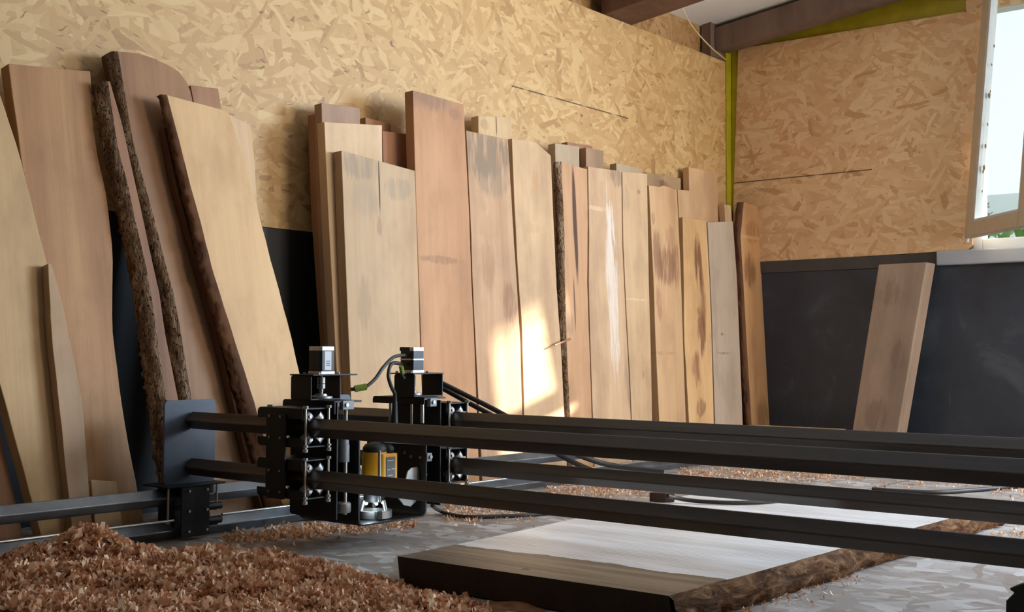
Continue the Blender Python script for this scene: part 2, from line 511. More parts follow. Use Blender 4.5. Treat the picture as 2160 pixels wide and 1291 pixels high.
# pale wire hanging from the roof to the corner
w = [on_y(1418, -34, 5.68), on_y(1438, 14, 5.75), on_y(1462, 58, 5.95), on_y(1500, 100, 6.3), on_x(1531, 126, XW+.012)]
o = obj('hanging_wire', tube(BM(), w, .004, 6), M_WIRE, smooth=60)
tag(o, 'thin pale wire hanging from the rafters down to the room corner', 'wire')

# ------------------------------------------------------------------ window
win = empty('window_1', None, None, (WX0, YB, 1.2)); win['kind'] = 'structure'
bm = BM(); ft = .05
box(bm, WX0, WX0+ft, YB+.02, YB+.12, WZ0-.03, WZ1+.05); box(bm, WX1-ft, WX1, YB+.02, YB+.12, WZ0-.03, WZ1+.05)
box(bm, WX0+ft, WX1-ft, YB+.02, YB+.12, WZ0-.03, WZ0+.03); box(bm, WX0+ft, WX1-ft, YB+.02, YB+.12, WZ1, WZ1+.05)
obj('window_frame', bm, M_FRAMEW, win, bevel=.004)
# opened sash: its own axes, slightly out of plumb as in the photo
H0 = on_y(2042, 503, YB-.03); H1 = on_y(2080, 8, YB-.03)
vz = (H1-H0).normalized(); hs = (H1-H0).length
hz = on_y(2050, 490, YB-.03).z
P = on_z(2148, 468, hz)
vx = Vector((P.x-H0.x, P.y-H0.y, 0)); wsash = .66; vx.normalize()
vy = vz.cross(vx).normalized()


def sashbox(bm, a0, a1, c0, c1, b0=-.025, b1=.025):
    vs = [bm.verts.new(H0+vx*a+vy*b+vz*c) for c in (c0, c1) for b in (b0, b1) for a in (a0, a1)]
    for f in ((0, 1, 3, 2), (4, 6, 7, 5), (0, 4, 5, 1), (2, 3, 7, 6), (0, 2, 6, 4), (1, 5, 7, 3)):
        bm.faces.new([vs[i] for i in f])
    return bm


fw = .085; hs2 = hs+.10
bm = BM()
sashbox(bm, 0, fw, 0, hs2); sashbox(bm, wsash-fw, wsash, 0, hs2)
sashbox(bm, fw, wsash-fw, 0, fw); sashbox(bm, fw, wsash-fw, hs2-fw, hs2)
sash = obj('window_sash', bm, M_SASH, win, bevel=.006)
bm = BM()
for b in ((fw, fw+.012, fw, hs2-fw), (wsash-fw-.012, wsash-fw, fw, hs2-fw), (fw, wsash-fw, fw, fw+.012), (fw, wsash-fw, hs2-fw-.012, hs2-fw)):
    sashbox(bm, *b, -.02, .02)
obj('glazing_bead', bm, M_FRAMEW, sash)
bm = BM(); sashbox(bm, fw+.005, wsash-fw-.005, fw+.005, hs2-fw-.005, -.003, .003)
obj('window_pane', bm, M_GLASS, sash)
bm = BM()
for (t, c, r) in ((.115, .50, .010), (.118, .62, .007), (.112, .78, .012), (.121, .80, .006), (.113, .95, .006), (.118, .38, .012), (.11, .36, .008), (.125, 1.05, .007), (.116, .25, .006)):
    c0 = H0+vx*t+vz*c
    bmesh.ops.create_icosphere(bm, subdivisions=1, radius=r, matrix=Matrix.Translation(c0+vy*.004) @ Matrix.Diagonal((.6, .6, 1.5, 1)))
obj('putty_residue', bm, M_RUST, sash)
bm = BM(); cyl(bm, H0+vz*-.02-vx*.01, H0+vz*.06-vx*.01, .011); cyl(bm, H0+vz*(hs-.3)-vx*.01, H0+vz*(hs-.2)-vx*.01, .011)
obj('hinge', bm, M_FRAMEW, sash, smooth=40)

# ------------------------------------------------------------------ leaning boards


def polyline_at(pts, t):
    d = [0.]
    for a, b in zip(pts, pts[1:]): d.append(d[-1]+(b-a).length)
    t *= d[-1]
    for i in range(len(pts)-1):
        if t <= d[i+1] or i == len(pts)-2:
            k = (t-d[i])/max(1e-9, d[i+1]-d[i]); return pts[i].lerp(pts[i+1], k)


def board(name, label, left, right, xb, t, th, mat, cat='board', group=None, top=(), zb=.004, wl=None, wr=None,
          bark=None, bmat=None, rows=26, cols=8, rough_edge=0., patches=None):
    """plank standing on the floor at x = xb and leaning back by t; edges surveyed on its own front plane"""
    n = Vector((1, 0, t)); k = math.sqrt(1+t*t)

    def loc(p):
        q = hit(p[0], p[1], n, xb); return Vector((q.y, q.z*k))
    L = [loc(p) for p in left]; R = [loc(p) for p in right]
    for E in (L, R):
        a, b = E[-2], E[-1]
        wb = zb*k
        if b.y > wb+.01:
            s = (a.x-b.x)/(a.y-b.y); s = max(-.2, min(.2, s))
            E.append(Vector((b.x+s*(wb-b.y), wb)))
        else: b.y = wb
    y0 = .5*(L[-1].x+R[-1].x)
    T = [L[0]] + [loc(p) for p in top] + [R[0]]
    org = Vector((xb, y0, 0))
    ax = Vector((0, 1, 0)); az = Vector((-t, 0, 1))/k; ay = az.cross(ax)
    Mx = Matrix((( ax.x, ay.x, az.x, org.x), (ax.y, ay.y, az.y, org.y), (ax.z, ay.z, az.z, org.z), (0, 0, 0, 1)))
    bm = BM(); F = []; B = []
    rnd = random.Random(name+label)
    jl = 0.; jr = 0.
    for i in range(rows+1):
        s = i/rows; l = polyline_at(L, s); r = polyline_at(R, s)
        if rough_edge:
            jl = jl*.6+rnd.uniform(-1, 1)*rough_edge; jr = jr*.6+rnd.uniform(-1, 1)*rough_edge
        fr = []; bk = []
        ol = (wl[0]+(wl[1]-wl[0])*s) if wl else 0; orr = (wr[0]+(wr[1]-wr[0])*s) if wr else 0
        for j in range(cols+1):
            q = j/cols
            p = polyline_at(T, q) if i == 0 else l.lerp(r, q)
            p = p+Vector((jl*(1-q)+jr*q, 0))
            u = p.x-y0
            fr.append(bm.verts.new((u, 0, p.y)))
            bk.append(bm.verts.new((u-ol*(1-q)+orr*q, th, p.y)))
        F.append(fr); B.append(bk)
    for i in range(rows):
        for j in range(cols):
            bm.faces.new((F[i][j], F[i+1][j], F[i+1][j+1], F[i][j+1]))
            bm.faces.new((B[i][j], B[i][j+1], B[i+1][j+1], B[i+1][j]))
        if not (bark and 'l' in bark): bm.faces.new((F[i][0], B[i][0], B[i+1][0], F[i+1][0]))
        if not (bark and 'r' in bark): bm.faces.new((F[i][cols], F[i+1][cols], B[i+1][cols], B[i][cols]))
    for j in range(cols):
        bm.faces.new((F[0][j], F[0][j+1], B[0][j+1], B[0][j])); bm.faces.new((F[rows][j], B[rows][j], B[rows][j+1], F[rows][j+1]))
    EL = [(F[i][0].co.copy(), B[i][0].co.copy()) for i in range(rows+1)]
    bmesh.ops.recalc_face_normals(bm, faces=bm.faces)
    me = bpy.data.meshes.new(name); bm.to_mesh(me); bm.free()
    if patches is not None:
        def conv(p):
            q = loc(p[:2]); e = loc((p[0]+p[2], p[1])); f2 = loc((p[0], p[1]+p[3]))
            return (q.x-y0, q.y, abs(e.x-q.x), abs(q.y-f2.y), p[4], p[5])
        mat = mat([conv(p) for p in patches])
    me.materials.append(mat)
    o = bpy.data.objects.new(name, me); link(o); o.matrix_world = Mx
    bv = o.modifiers.new('edge', 'BEVEL'); bv.width = .0025; bv.segments = 2; bv.limit_method = 'ANGLE'; bv.angle_limit = math.radians(50)
    tag(o, label, cat, group)
    if bark and 'l' in bark:
        bb = BM(); nn = 7; rowsb = []
        fine = 3
        ELf = []
        for i in range(rows):
            for q in range(fine):
                ELf.append((EL[i][0].lerp(EL[i+1][0], q/fine), EL[i][1].lerp(EL[i+1][1], q/fine)))
        ELf.append(EL[-1])
        for (a, b2) in ELf:
            row = []
            for q in range(nn+1):
                p = a.lerp(b2, q/nn)
                if 0 < q < nn: p.x -= .004+.010*abs(rnd.gauss(0, .6)) + .012*math.sin(math.pi*q/nn)
                row.append(bb.verts.new(p))
            rowsb.append(row)
        for A, B2 in zip(rowsb, rowsb[1:]):
            for q in range(nn): bb.faces.new((A[q], A[q+1], B2[q+1], B2[q]))
        bmesh.ops.recalc_face_normals(bb, faces=bb.faces)
        mb = bpy.data.meshes.new('bark_edge'); bb.to_mesh(mb); bb.free(); mb.materials.append(bmat or M_BARK)
        for p in mb.polygons: p.use_smooth = True
        ob = bpy.data.objects.new('bark_edge' if bmat is None else 'live_edge', mb); link(ob, o); ob['label'] = 'rough furrowed bark edge' if bmat is None else 'brown debarked live edge'
    return o


def W(name, c1, c2, **k):
    return lambda patches=(): wood(name, c1, c2, patches=patches, **k)


TAN = ((.80, .66, .50), (.70, .55, .40)); PINK = ((.78, .61, .45), (.68, .5, .34)); PALE = ((.85, .72, .56), (.76, .62, .46))
BROWN = ((.68, .50, .36), (.55, .38, .26)); GREYT = ((.74, .65, .52), (.62, .53, .42))
WB = {}


def WM(key, cols, **k):
    if key not in WB: WB[key] = wood(key, *cols, **k)
    return WB[key]


M_WANE = wood('wane_edge', (.5, .33, .2), (.34, .21, .12), off=70, spalt=.5, spaltc=(.24, .14, .08), rough=.75)
G1 = 'slabs leaning at the left end'; G2 = 'boards leaning along the left wall'; G3 = 'boards standing behind the front boards'
t1 = .19
# --- left cluster
board('wood_slab', 'wide pale slab at the far left edge, standing in front of the tall wide slab',
      [(-70, 60), (-60, 400), (-30, 700), (2, 820), (68, 1060)], [(0, 195), (45, 335), (95, 540), (130, 650), (150, 740), (165, 850), (185, 1040)],
      -3.215, t1, .045, W('slab_a', (.82, .67, .47), (.73, .57, .38), grey=.3, greyc=(.6, .48, .34), off=1)(), 'slab', G1, wl=(.0, .0), rough_edge=.002)
board('wood_board', 'brown plank partly seen at the left edge of the photo, low behind the pale slab',
      [(-90, 880), (-60, 1040)], [(-6, 880), (34, 1060)], -3.27, t1, .04, WM('brown_a', BROWN, off=2), 'board', G1)
board('tapered_offcut', 'narrow tapered strip with dark brown edge leaning on the pale slab at far left',
      [(101, 556), (108, 700), (120, 820), (132, 920), (149, 1080)], [(108, 556), (132, 640), (152, 740), (174, 850), (190, 1060)],
      -3.176, t1, .034, W('strip_b', (.76, .61, .45), (.66, .51, .36), grey=.3, greyc=(.55, .47, .38), off=4)(), 'offcut', None, rough_edge=.001)
board('wood_slab', 'tall wide light brown slab with a wavy right edge beside the black gap',
      [(18, 134), (46, 345), (90, 545), (120, 800), (140, 1050)], [(190, 150), (193, 230), (206, 330), (226, 420), (238, 520), (238, 690), (250, 800), (266, 910), (290, 1035)],
      -3.268, t1, .05, W('slab_c', (.72, .54, .36), (.6, .42, .26), off=5, contrast=1.3)(), 'slab', G1, rough_edge=.0015)
board('offcut_block', 'short light offcut standing low against the wavy edged slab',
      [(192, 1012), (197, 1070), (203, 1128)], [(246, 1016), (254, 1075), (262, 1130)], -3.225, .12, .03, WM('pale_off', PALE, off=8), 'offcut', None, rows=6)
board('bark_slab', 'narrow thick slab with furrowed bark on its left edge beside the black gap',
      [(228, 171), (235, 224), (250, 318), (268, 382), (287, 471), (307, 556), (322, 640), (333, 720), (350, 836)],
      [(232, 171), (257, 258), (279, 357), (297, 437), (317, 531), (337, 620), (348, 700), (375, 836)],
      -3.12-.09, t1, .066, WM('brown_b', ((.6, .42, .29), (.46, .3, .2)), off=11), 'slab', G1, bark='l', wl=(.01, .03), cols=3, rows=40)
board('bark_slab', 'tall dim brown slab with a second bark strip, directly right of the narrow barked one',
      [(249, 108), (264, 200), (281, 300), (300, 370), (320, 440), (345, 540), (369, 630), (381, 700), (403, 836)],
      [(402, 192), (425, 300), (450, 420), (478, 540), (500, 650), (520, 760), (540, 860)],
      -3.285, t1, .055, WM('brown_c', ((.66, .49, .34), (.52, .37, .25)), off=12), 'slab', G1, bark='l', wl=(.004, .03), top=[(300, 113), (352, 135), (386, 156)], rows=40)
board('wood_slab', 'dark slab whose edge shows at the top left behind the barked slabs',
      [(226, 112), (262, 300), (310, 480), (350, 640), (385, 836)], [(330, 124), (370, 300), (420, 480), (450, 640), (480, 836)],
      -3.345, t1, .04, WM('dark_a', ((.4, .28, .19), (.3, .2, .13)), off=13), 'slab', G1)
board('wood_slab', 'big pale slab leaning left of the stepper motors, brown live edge on its left side',
      [(352, 200), (395, 362), (431, 500), (446, 560), (471, 640), (502, 740), (537, 850), (577, 1000), (602, 1085)],
      [(480, 234), (498, 280), (522, 365), (546, 450), (580, 580), (610, 690), (635, 800), (652, 900), (670, 1080)],
      -3.205, t1, .036, W('slab_e', (.85, .69, .49), (.77, .6, .41), off=14, contrast=.9)([]), 'slab', G1, wl=(.0, .05), rough_edge=.0012, bark='l', bmat=M_WANE, rows=40)
board('wood_slab', 'thin dark slab sandwiched just behind the big pale live edge slab',
      [(345, 270), (372, 400), (412, 540), (440, 640), (466, 740), (492, 850), (530, 1000), (555, 1080)],
      [(440, 260), (470, 400), (500, 540), (540, 640), (570, 740), (600, 850), (630, 1000), (650, 1080)],
      -3.244, t1, .03, WM('brown_d', ((.42, .28, .18), (.33, .21, .13)), off=15), 'slab', G1)
board('wood_slab', 'pale slab edge showing right of the big live edge slab by the strand board',
      [(470, 236), (490, 330), (510, 440), (540, 560)], [(528, 262), (537, 340), (543, 440), (575, 580)], -3.29, t1, .03, WM('pale_b', PALE, off=16), 'slab', G1)
board('wood_board', 'small brown board end peeking over the top of the big pale slab',
      [(402, 180), (440, 380), (460, 500)], [(460, 187), (488, 360), (500, 500)], -3.385, .16, .03, WM('brown_a', BROWN), 'board', G1)

# --- middle row
t2 = .055
Lx = (-3.40, -3.45, -3.50, -3.55)


def row(label, left, right, layer, th, mat, group=G2, name='wood_board', **k):
    return board(name, label, left, right, Lx[layer], t2, th, mat, 'board', group, **k)


row('dark brown edge of the leftmost board in the row, beside the strand board shadow',
    [(663, 240), (671, 453), (688, 700)], [(740, 244), (745, 453), (760, 700)], 3, .042, WM('brown_e', BROWN, off=20), G3)
row('tall grey brown board behind the short pale one, at the left end of the row',
    [(678, 217), (684, 453), (698, 700)], [(759, 227), (764, 453), (775, 700)], 2, .044, WM('grey_a', ((.68, .55, .44), (.58, .45, .35)), off=21), G3)
row('pale board with a straight top behind the cracked wide board',
    [(684, 257), (693, 453), (706, 700)], [(806, 264), (808, 453), (812, 700)], 1, .044, W('pale_c', *PALE, off=22)([]), G2,
    )
row('wide greyish board with a dark crack from its top edge',
    [(720, 317), (727, 500), (735, 700), (741, 850)], [(875, 360), (878, 440), (883, 600), (887, 740), (892, 860)], 0, .047,
    W('grey_b', (.78, .65, .49), (.7, .56, .4), grey=.25, greyc=(.62, .54, .43), off=23), G2,
    patches=[(800, 390, 1.6, 62, (.2, .13, .09), .95), (760, 350, 40, 30, (.54, .47, .39), .6), (840, 400, 34, 26, (.57, .5, .42), .5), (800, 480, 6, 22, (.6, .42, .3), .5), (770, 420, 30, 40, (.6, .52, .43), .35), (770, 640, 16, 60, (.6, .5, .37), .5)])
row('brown board piece between the pale board and the tallest board',
    [(807, 276), (812, 500), (818, 700)], [(866, 283), (870, 500), (876, 700)], 2, .04, WM('brown_f', ((.7, .5, .36), (.56, .38, .27)), off=24), G3)
row('low board top just above the pale straight topped board',
    [(771, 247), (776, 500), (780, 700)], [(824, 262), (828, 500), (832, 700)], 3, .035, WM('brown_e', BROWN), G3)
row('tallest reddish brown board of the row, its top far above the others',
    [(871, 190), (878, 440), (884, 600), (889, 740), (894, 860)], [(978, 220), (990, 450), (995, 600), (1001, 720), (1006, 860)], 0, .05,
    W('red_a', (.76, .57, .4), (.66, .47, .31), off=25), G2,
    patches=[(910, 205, 40, 22, (.5, .37, .28), .65), (930, 548, 46, 9, (.52, .36, .25), .55), (960, 240, 14, 12, (.52, .37, .28), .5), (910, 215, 60, 20, (.56, .42, .32), .4)])
row('grey mottled board right of the tallest reddish one',
    [(983, 275), (992, 450), (997, 600), (1003, 720), (1010, 860)], [(1071, 294), (1078, 400), (1085, 520), (1092, 620), (1098, 720), (1102, 880)], 1, .046,
    W('grey_c', (.78, .63, .48), (.66, .5, .36), off=26), G2, rough_edge=.0012,
    patches=[(1020, 320, 60, 55, (.49, .41, .32), .85), (1040, 380, 36, 40, (.53, .45, .35), .6), (1030, 560, 14, 60, (.6, .42, .28), .5), (1075, 640, 14, 50, (.5, .34, .24), .6), (1035, 480, 30, 30, (.66, .5, .36), .5)])
row('light square ended board with a split, top behind the grey mottled one',
    [(1009, 244), (1012, 500), (1018, 700)], [(1079, 247), (1082, 500), (1090, 700)], 2, .046, W('pale_d', (.8, .68, .5), (.7, .56, .4), off=27), G3,
    patches=[(1047, 262, 1.2, 26, (.35, .22, .13), .9), (1022, 262, 10, 12, (.6, .45, .3), .5)])
row('broad tan board with a sloping top, sunlit lower down, right of the grey mottled one',
    [(1080, 292), (1085, 420), (1092, 560), (1101, 690), (1106, 880)], [(1162, 328), (1168, 470), (1174, 600), (1184, 740), (1191, 880)], 1, .046,
    W('tan_a', *TAN, off=28), G2, top=[(1130, 299)], rough_edge=.001,
    patches=[(1128, 385, 9, 24, (.72, .52, .35), .5), (1120, 480, 30, 10, (.7, .56, .4), .3)])
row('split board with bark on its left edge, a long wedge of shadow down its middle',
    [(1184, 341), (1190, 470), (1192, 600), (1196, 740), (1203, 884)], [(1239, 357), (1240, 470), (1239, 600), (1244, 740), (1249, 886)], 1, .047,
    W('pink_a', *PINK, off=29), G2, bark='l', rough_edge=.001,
    patches=[(1213, 470, 4.5, 130, (.3, .18, .1), .97), (1212, 640, 1.5, 60, (.36, .22, .13), .9), (1200, 680, 12, 26, (.6, .46, .38), .5)])  # the long dark wedge is the open split, drawn as colour patches
row('grey board top behind the split barked board',
    [(1171, 302), (1175, 500), (1182, 700)], [(1222, 309), (1225, 500), (1230, 700)], 2, .046, WM('grey_d', GREYT, off=30), G3)
row('thin brown board end behind the two grey tops, farthest back near the split board',
    [(1197, 299), (1200, 500), (1206, 700)], [(1250, 308), (1252, 500), (1256, 700)], 3, .04, WM('brown_e', BROWN), G3)
row('small grey brown board end just right of the grey top behind the split board',
    [(1236, 311), (1238, 500), (1243, 700)], [(1273, 318), (1275, 500), (1280, 700)], 2, .04, WM('grey_e', ((.64, .51, .39), (.54, .42, .31)), off=31), G3)
row('light board with a long whitish streak down its right half',
    [(1241, 351), (1243, 500), (1242, 600), (1246, 740), (1251, 886)], [(1311, 361), (1313, 515), (1321, 684), (1327, 790), (1331, 886)], 1, .046,
    W('tan_b', (.80, .66, .51), (.71, .56, .42), off=32), G2,
    patches=[(1292, 600, 12, 180, (.86, .8, .74), .75), (1288, 480, 8, 60, (.86, .8, .74), .6), (1302, 375, 14, 20, (.5, .42, .33), .7), (1325, 800, 8, 70, (.52, .42, .35), .5), (1262, 440, 34, 5, (.86, .74, .58), .5)])
row('tan board right of the whitish streaked board, faint pencil line across',
    [(1313, 362), (1315, 515), (1323, 684), (1329, 790), (1333, 886)], [(1365, 366), (1367, 480), (1369, 600), (1373, 740), (1376, 886)], 1, .046,
    W('tan_c', (.79, .66, .50), (.72, .57, .42), off=33), G2,
    patches=[(1345, 632, 26, 2.5, (.85, .73, .58), .6), (1347, 405, 4, 5, (.5, .4, .3), .6), (1320, 420, 10, 30, (.6, .5, .4), .4), (1357, 790, 2, 10, (.5, .36, .26), .6)])
row('grey board top showing above the streaked and pencil marked boards',
    [(1300, 344), (1303, 500), (1308, 700)], [(1354, 356), (1357, 500), (1362, 700)], 2, .044, WM('grey_d', GREYT), G3)
row('knotty greyish board top above the spalted board',
    [(1364, 363), (1366, 500), (1374, 700)], [(1436, 376), (1438, 500), (1444, 700)], 3, .035, W('grey_f', (.7, .58, .44), (.6, .48, .36), off=34), G3,
    patches=[(1398, 388, 12, 8, (.4, .28, .19), .7)])
row('spalted board with jagged dark brown figure at mid height',
    [(1369, 391), (1379, 592), (1383, 720), (1391, 886)], [(1428, 401), (1436, 566), (1441, 720), (1447, 888)], 1, .046,
    W('spalt_a', (.8, .65, .48), (.72, .55, .39), off=35), G2, top=[(1392, 394), (1400, 391)],
    patches=[(1408, 560, 22, 44, (.5, .34, .24), .75), (1388, 540, 10, 60, (.52, .36, .26), .7), (1426, 560, 8, 50, (.5, .34, .24), .6), (1390, 640, 6, 40, (.6, .42, .3), .6), (1415, 500, 10, 24, (.6, .42, .3), .5), (1378, 460, 4, 14, (.5, .36, .26), .6), (1400, 745, 26, 4, (.62, .48, .36), .5)])
row('light board piece tucked between the spalted board and the tall pale one behind',
    [(1430, 400), (1434, 500), (1440, 700)], [(1455, 402), (1457, 500), (1464, 700)], 2, .04, WM('pale_e', TAN, off=36), G3)
row('tall pale board standing behind, highest near the room corner',
    [(1453, 352), (1456, 500), (1464, 700)], [(1513, 364), (1517, 500), (1526, 700)], 3, .042, W('pale_f', (.82, .66, .49), (.74, .57, .41), off=37)([]), G3)
row('light board with a dark ragged streak along its right side',
    [(1440, 458), (1443, 600), (1444, 720), (1454, 888)], [(1490, 465), (1494, 540), (1498, 620), (1502, 740), (1506, 891)], 1, .046,
    W('spalt_b', (.86, .7, .5), (.78, .6, .41), off=38), G2, rough_edge=.0015,
    patches=[(1474, 560, 8, 70, (.42, .25, .16), .85), (1482, 640, 8, 60, (.5, .32, .2), .75), (1480, 700, 9, 50, (.45, .28, .18), .8), (1470, 780, 9, 40, (.5, .33, .22), .75), (1476, 655, 6, 10, (.6, .38, .22), .8), (1478, 860, 10, 22, (.5, .33, .22), .7)])
row('smooth grey board with a level top, second from the right end',
    [(1493, 469), (1501, 640), (1509, 891)], [(1546, 467), (1555, 592), (1567, 893)], 1, .046,
    W('grey_g', (.74, .66, .58), (.68, .59, .5), off=39), G2,
    patches=[(1528, 745, 14, 2.5, (.52, .44, .37), .7), (1523, 705, 3, 3, (.4, .3, .22), .7)])
row('narrow board end between the tall pale board and the pointed one',
    [(1528, 431), (1532, 500), (1540, 700)], [(1542, 433), (1546, 500), (1554, 700)], 2, .04, WM('pale_e', TAN), G3)
row('pointed live edge board at the right end of the row, beside the black wall panel',
    [(1569, 426), (1562, 500), (1568, 600), (1577, 760), (1585, 893)], [(1605, 438), (1611, 500), (1617, 680), (1622, 800), (1626, 893)], 1, .05,
    W('spalt_c', (.82, .64, .45), (.72, .52, .34), off=40), G2, bark='l', bmat=M_WANE, rough_edge=.001,
    patches=[(1582, 570, 12, 40, (.45, .28, .18), .7), (1588, 490, 16, 26, (.55, .36, .22), .55), (1578, 500, 40, 4, (.86, .7, .5), .4), (1610, 880, 12, 40, (.5, .33, .22), .6), (1592, 760, 6, 80, (.6, .42, .28), .4)])
# short stick lodged between boards
a = hit(1170, 728, (1, 0, t2), Lx[1]+.03); b = hit(1203, 715, (1, 0, t2), Lx[1]+.03)
bm = BM(); cyl(bm, a, b, .004, 6, .006)
o = obj('wood_splinter', bm, WM('brown_f', BROWN)); tag(o, 'small brown splinter of wood sticking out beside the barked split board', 'splinter')

# timber leaning on the back wall
yt, yb_ = YB-.20, YB-.33


def post():
    n = Vector((0, 1, (yb_-yt)/1.1)).normalized()  # front plane leaning back to the wall
    c = n.dot(Vector((0, yb_, 0)))
    A = hit(1853, 558, n, c); B = hit(1955, 553, n, c); Cc = hit(1895, 909, n, c); D = hit(1798, 905, n, c)

    def ext(p, q):
        k = (q.z-.004)/(p.z-q.z); return q+(q-p)*k
    C2 = ext(B, Cc); D2 = ext(A, D)
    R = Vector((0, 0, 0))
    th = n*.13 - Vector((0, 0, n.z*.13))*0
    o = D2.copy()
    az = (A-D2).normalized(); ax = (C2-D2); ax = (ax-az*ax.dot(az)).normalized(); ay = az.cross(ax)
    bm = BM()
    def loc(v): w_ = v-o; return Vector((w_.dot(ax), w_.dot(ay), w_.dot(az)))
    f = [loc(v) for v in (A, B, C2, D2)]
    # thickness runs away from the viewer, bottom kept at the floor
    bk = [loc(v+n*.14+Vector((0, 0, -n.z*.14)) ) for v in (A, B, C2, D2)]
    F = [bm.verts.new(v) for v in f]; K = [bm.verts.new(v) for v in bk]
    bm.faces.new(F[::-1]); bm.faces.new(K)
    for i in range(4): bm.faces.new((F[i], F[(i+1) % 4], K[(i+1) % 4], K[i]))
    bmesh.ops.recalc_face_normals(bm, faces=bm.faces)
    me = bpy.data.meshes.new('timber_post'); bm.to_mesh(me); bm.free()
    me.materials.append(wood('timber', (.68, .58, .5), (.58, .49, .42), off=50, grey=.45, greyc=(.5, .42, .36),
                             patches=[(.12, .25, .07, .1, (.46, .36, .3), .5), (.2, .6, .05, .09, (.46, .36, .3), .5), (.1, .95, .05, .08, (.48, .38, .31), .5)]))
    ob = bpy.data.objects.new('timber_post', me); link(ob)
    ob.matrix_world = Matrix(((ax.x, ay.x, az.x, o.x), (ax.y, ay.y, az.y, o.y), (ax.z, ay.z, az.z, o.z), (0, 0, 0, 1)))
    bv = ob.modifiers.new('edge', 'BEVEL'); bv.width = .006; bv.segments = 2
    tag(ob, 'thick squared timber leaning alone against the black back wall under the window', 'timber')


post()
# pale plank lying at the foot of the back wall
bm = BM()
pa, pb = on_y(1690, 903, 6.45), on_y(1800, 893, 6.5)
prism(bm, [(pa.x-.35, 6.40), (pb.x-.05, 6.40), (pb.x-.05, 6.52), (pa.x-.35, 6.52)], 2, .004, .15)
o = obj('lying_plank', bm, WM('pale_off', PALE), bevel=.004)
tag(o, 'pale plank lying on edge on the floor beside the foot of the leaning timber', 'plank')

# ------------------------------------------------------------------ slab being planed
ZS = .072
s0, s1 = on_z(829, 1172, ZS), on_z(1412, 1257, ZS)
s3 = on_z(1202, 1094, ZS); s2 = on_z(1752, 1162, ZS)
dl = (s3-s0).normalized(); dr = (s2-s1).normalized()
LEN = 2.0
e0 = s0+dl*LEN; e1 = s1+dr*LEN
slab = empty('live_edge_slab', 'thick live edge slab lying on the floor under the black steel tubes, planed pale on top', 'slab', (s0.x, s0.y, 0))
bm = BM(); nr = 40; rows_ = []
rs = random.Random(3); j = 0.
ux = (s1-s0).normalized()
for i in range(nr+1):
    q = i/nr; l = s0.lerp(e0, q); r = s1.lerp(e1, q); j = j*.7+rs.uniform(-.004, .004)
    u = (r-l).normalized()
    l2 = l+u*(.015+.006*math.sin(9*q)); r2 = r+u*j
    rows_.append([(Vector((p.x, p.y, ZS))) for p in (l2, l2.lerp(r2, .25), l2.lerp(r2, .5), l2.lerp(r2, .75), r2)] +
                 [Vector((r2.x, r2.y, 0))+u*(.012+rs.uniform(-.008, .008))+Vector((0, 0, .004)), Vector((l2.x, l2.y, .004))+u*.01])
V = [[bm.verts.new(p) for p in r_] for r_ in rows_]
for A, B in zip(V, V[1:]):
    for k in (0, 1, 2, 3): bm.faces.new((A[k], A[k+1], B[k+1], B[k]))
    bm.faces.new((A[5], A[6], B[6], B[5])); bm.faces.new((A[6], A[0], B[0], B[6]))
bm.faces.new(V[0][::-1]).material_index = 1; bm.faces.new(V[-1]).material_index = 1
# top material: unplaned greyed band at the near end, planed pale beyond, milled lines along x
gg = N('planed_slab'); co = gg.coords(); sx = gg.n('ShaderNodeSeparateXYZ'); gg.l(co, sx.inputs[0])
grain = gg.noise(gg.scaled(co, (2.2, 40, 40)), 1, 4, .6); br = gg.noise(gg.scaled(co, (1.2, 9, 9)), 1, 3, .55, .5)
fresh = gg.mix(gg.step(gg.math('ADD', gg.math('MULTIPLY', grain, .5), gg.math('MULTIPLY', br, .5)), .35, .65), s2l((.82, .79, .76)), s2l((.93, .91, .89)))
old = gg.mix(gg.step(gg.noise(gg.scaled(co, (1.5, 30, 30)), 1, 4, .6), .35, .65), s2l((.38, .32, .25)), s2l((.54, .46, .37)))
edge = gg.math('ADD', sx.outputs[1], gg.math('MULTIPLY', gg.noise(gg.scaled(co, (5, 3, 3)), 1, 5, .6), .10))
pm = gg.step(gg.math('ADD', edge, gg.math('MULTIPLY', sx.outputs[0], -.03)), .285, .292)
pm2 = gg.step(gg.math('SUBTRACT', sx.outputs[0], gg.math('MULTIPLY', sx.outputs[1], .12)), .10, .108)
pmm = gg.math('MULTIPLY', pm, 1.)
lines = gg.n('ShaderNodeTexWave', wave_type='BANDS', bands_direction='Y'); gg.l(co, lines.inputs['Vector'])
lines.inputs['Scale'].default_value = 18; lines.inputs['Distortion'].default_value = .4; lines.inputs['Detail'].default_value = 2
col = gg.mix(pmm, old, fresh)
col = gg.mix(gg.math('MULTIPLY', gg.math('MULTIPLY', gg.step(lines.outputs['Fac'], .75, .98), gg.step(gg.noise(gg.scaled(co, (3, 8, 1)), 1, 3), .42, .6)), gg.math('MULTIPLY', pmm, .6)), col, s2l((.5, .45, .42)))
kd = gg.vmath('DISTANCE', co, (.36, .035, ZS)); kk = gg.n('ShaderNodeVectorMath', operation='DISTANCE'); gg.l(co, kk.inputs[0]); kk.inputs[1].default_value = (.37, .07, ZS)
col = gg.mix(gg.step(kk.outputs['Value'], .014, .009), col, s2l((.18, .13, .09)))
gg.bump(gg.math('ADD', gg.math('MULTIPLY', lines.outputs['Fac'], .3), gg.math('ADD', pmm, gg.math('MULTIPLY', grain, .3))), .25, .004)
gg.fin(col, .4, 0, .5)
obj('slab_body', bm, [gg.m, wood('dark_end_grain', (.24, .17, .11), (.15, .1, .065), off=80, rough=.7)], slab)  # both end faces much darker brown than the planed top
bm = BM(); nb = 6; rowsb = []
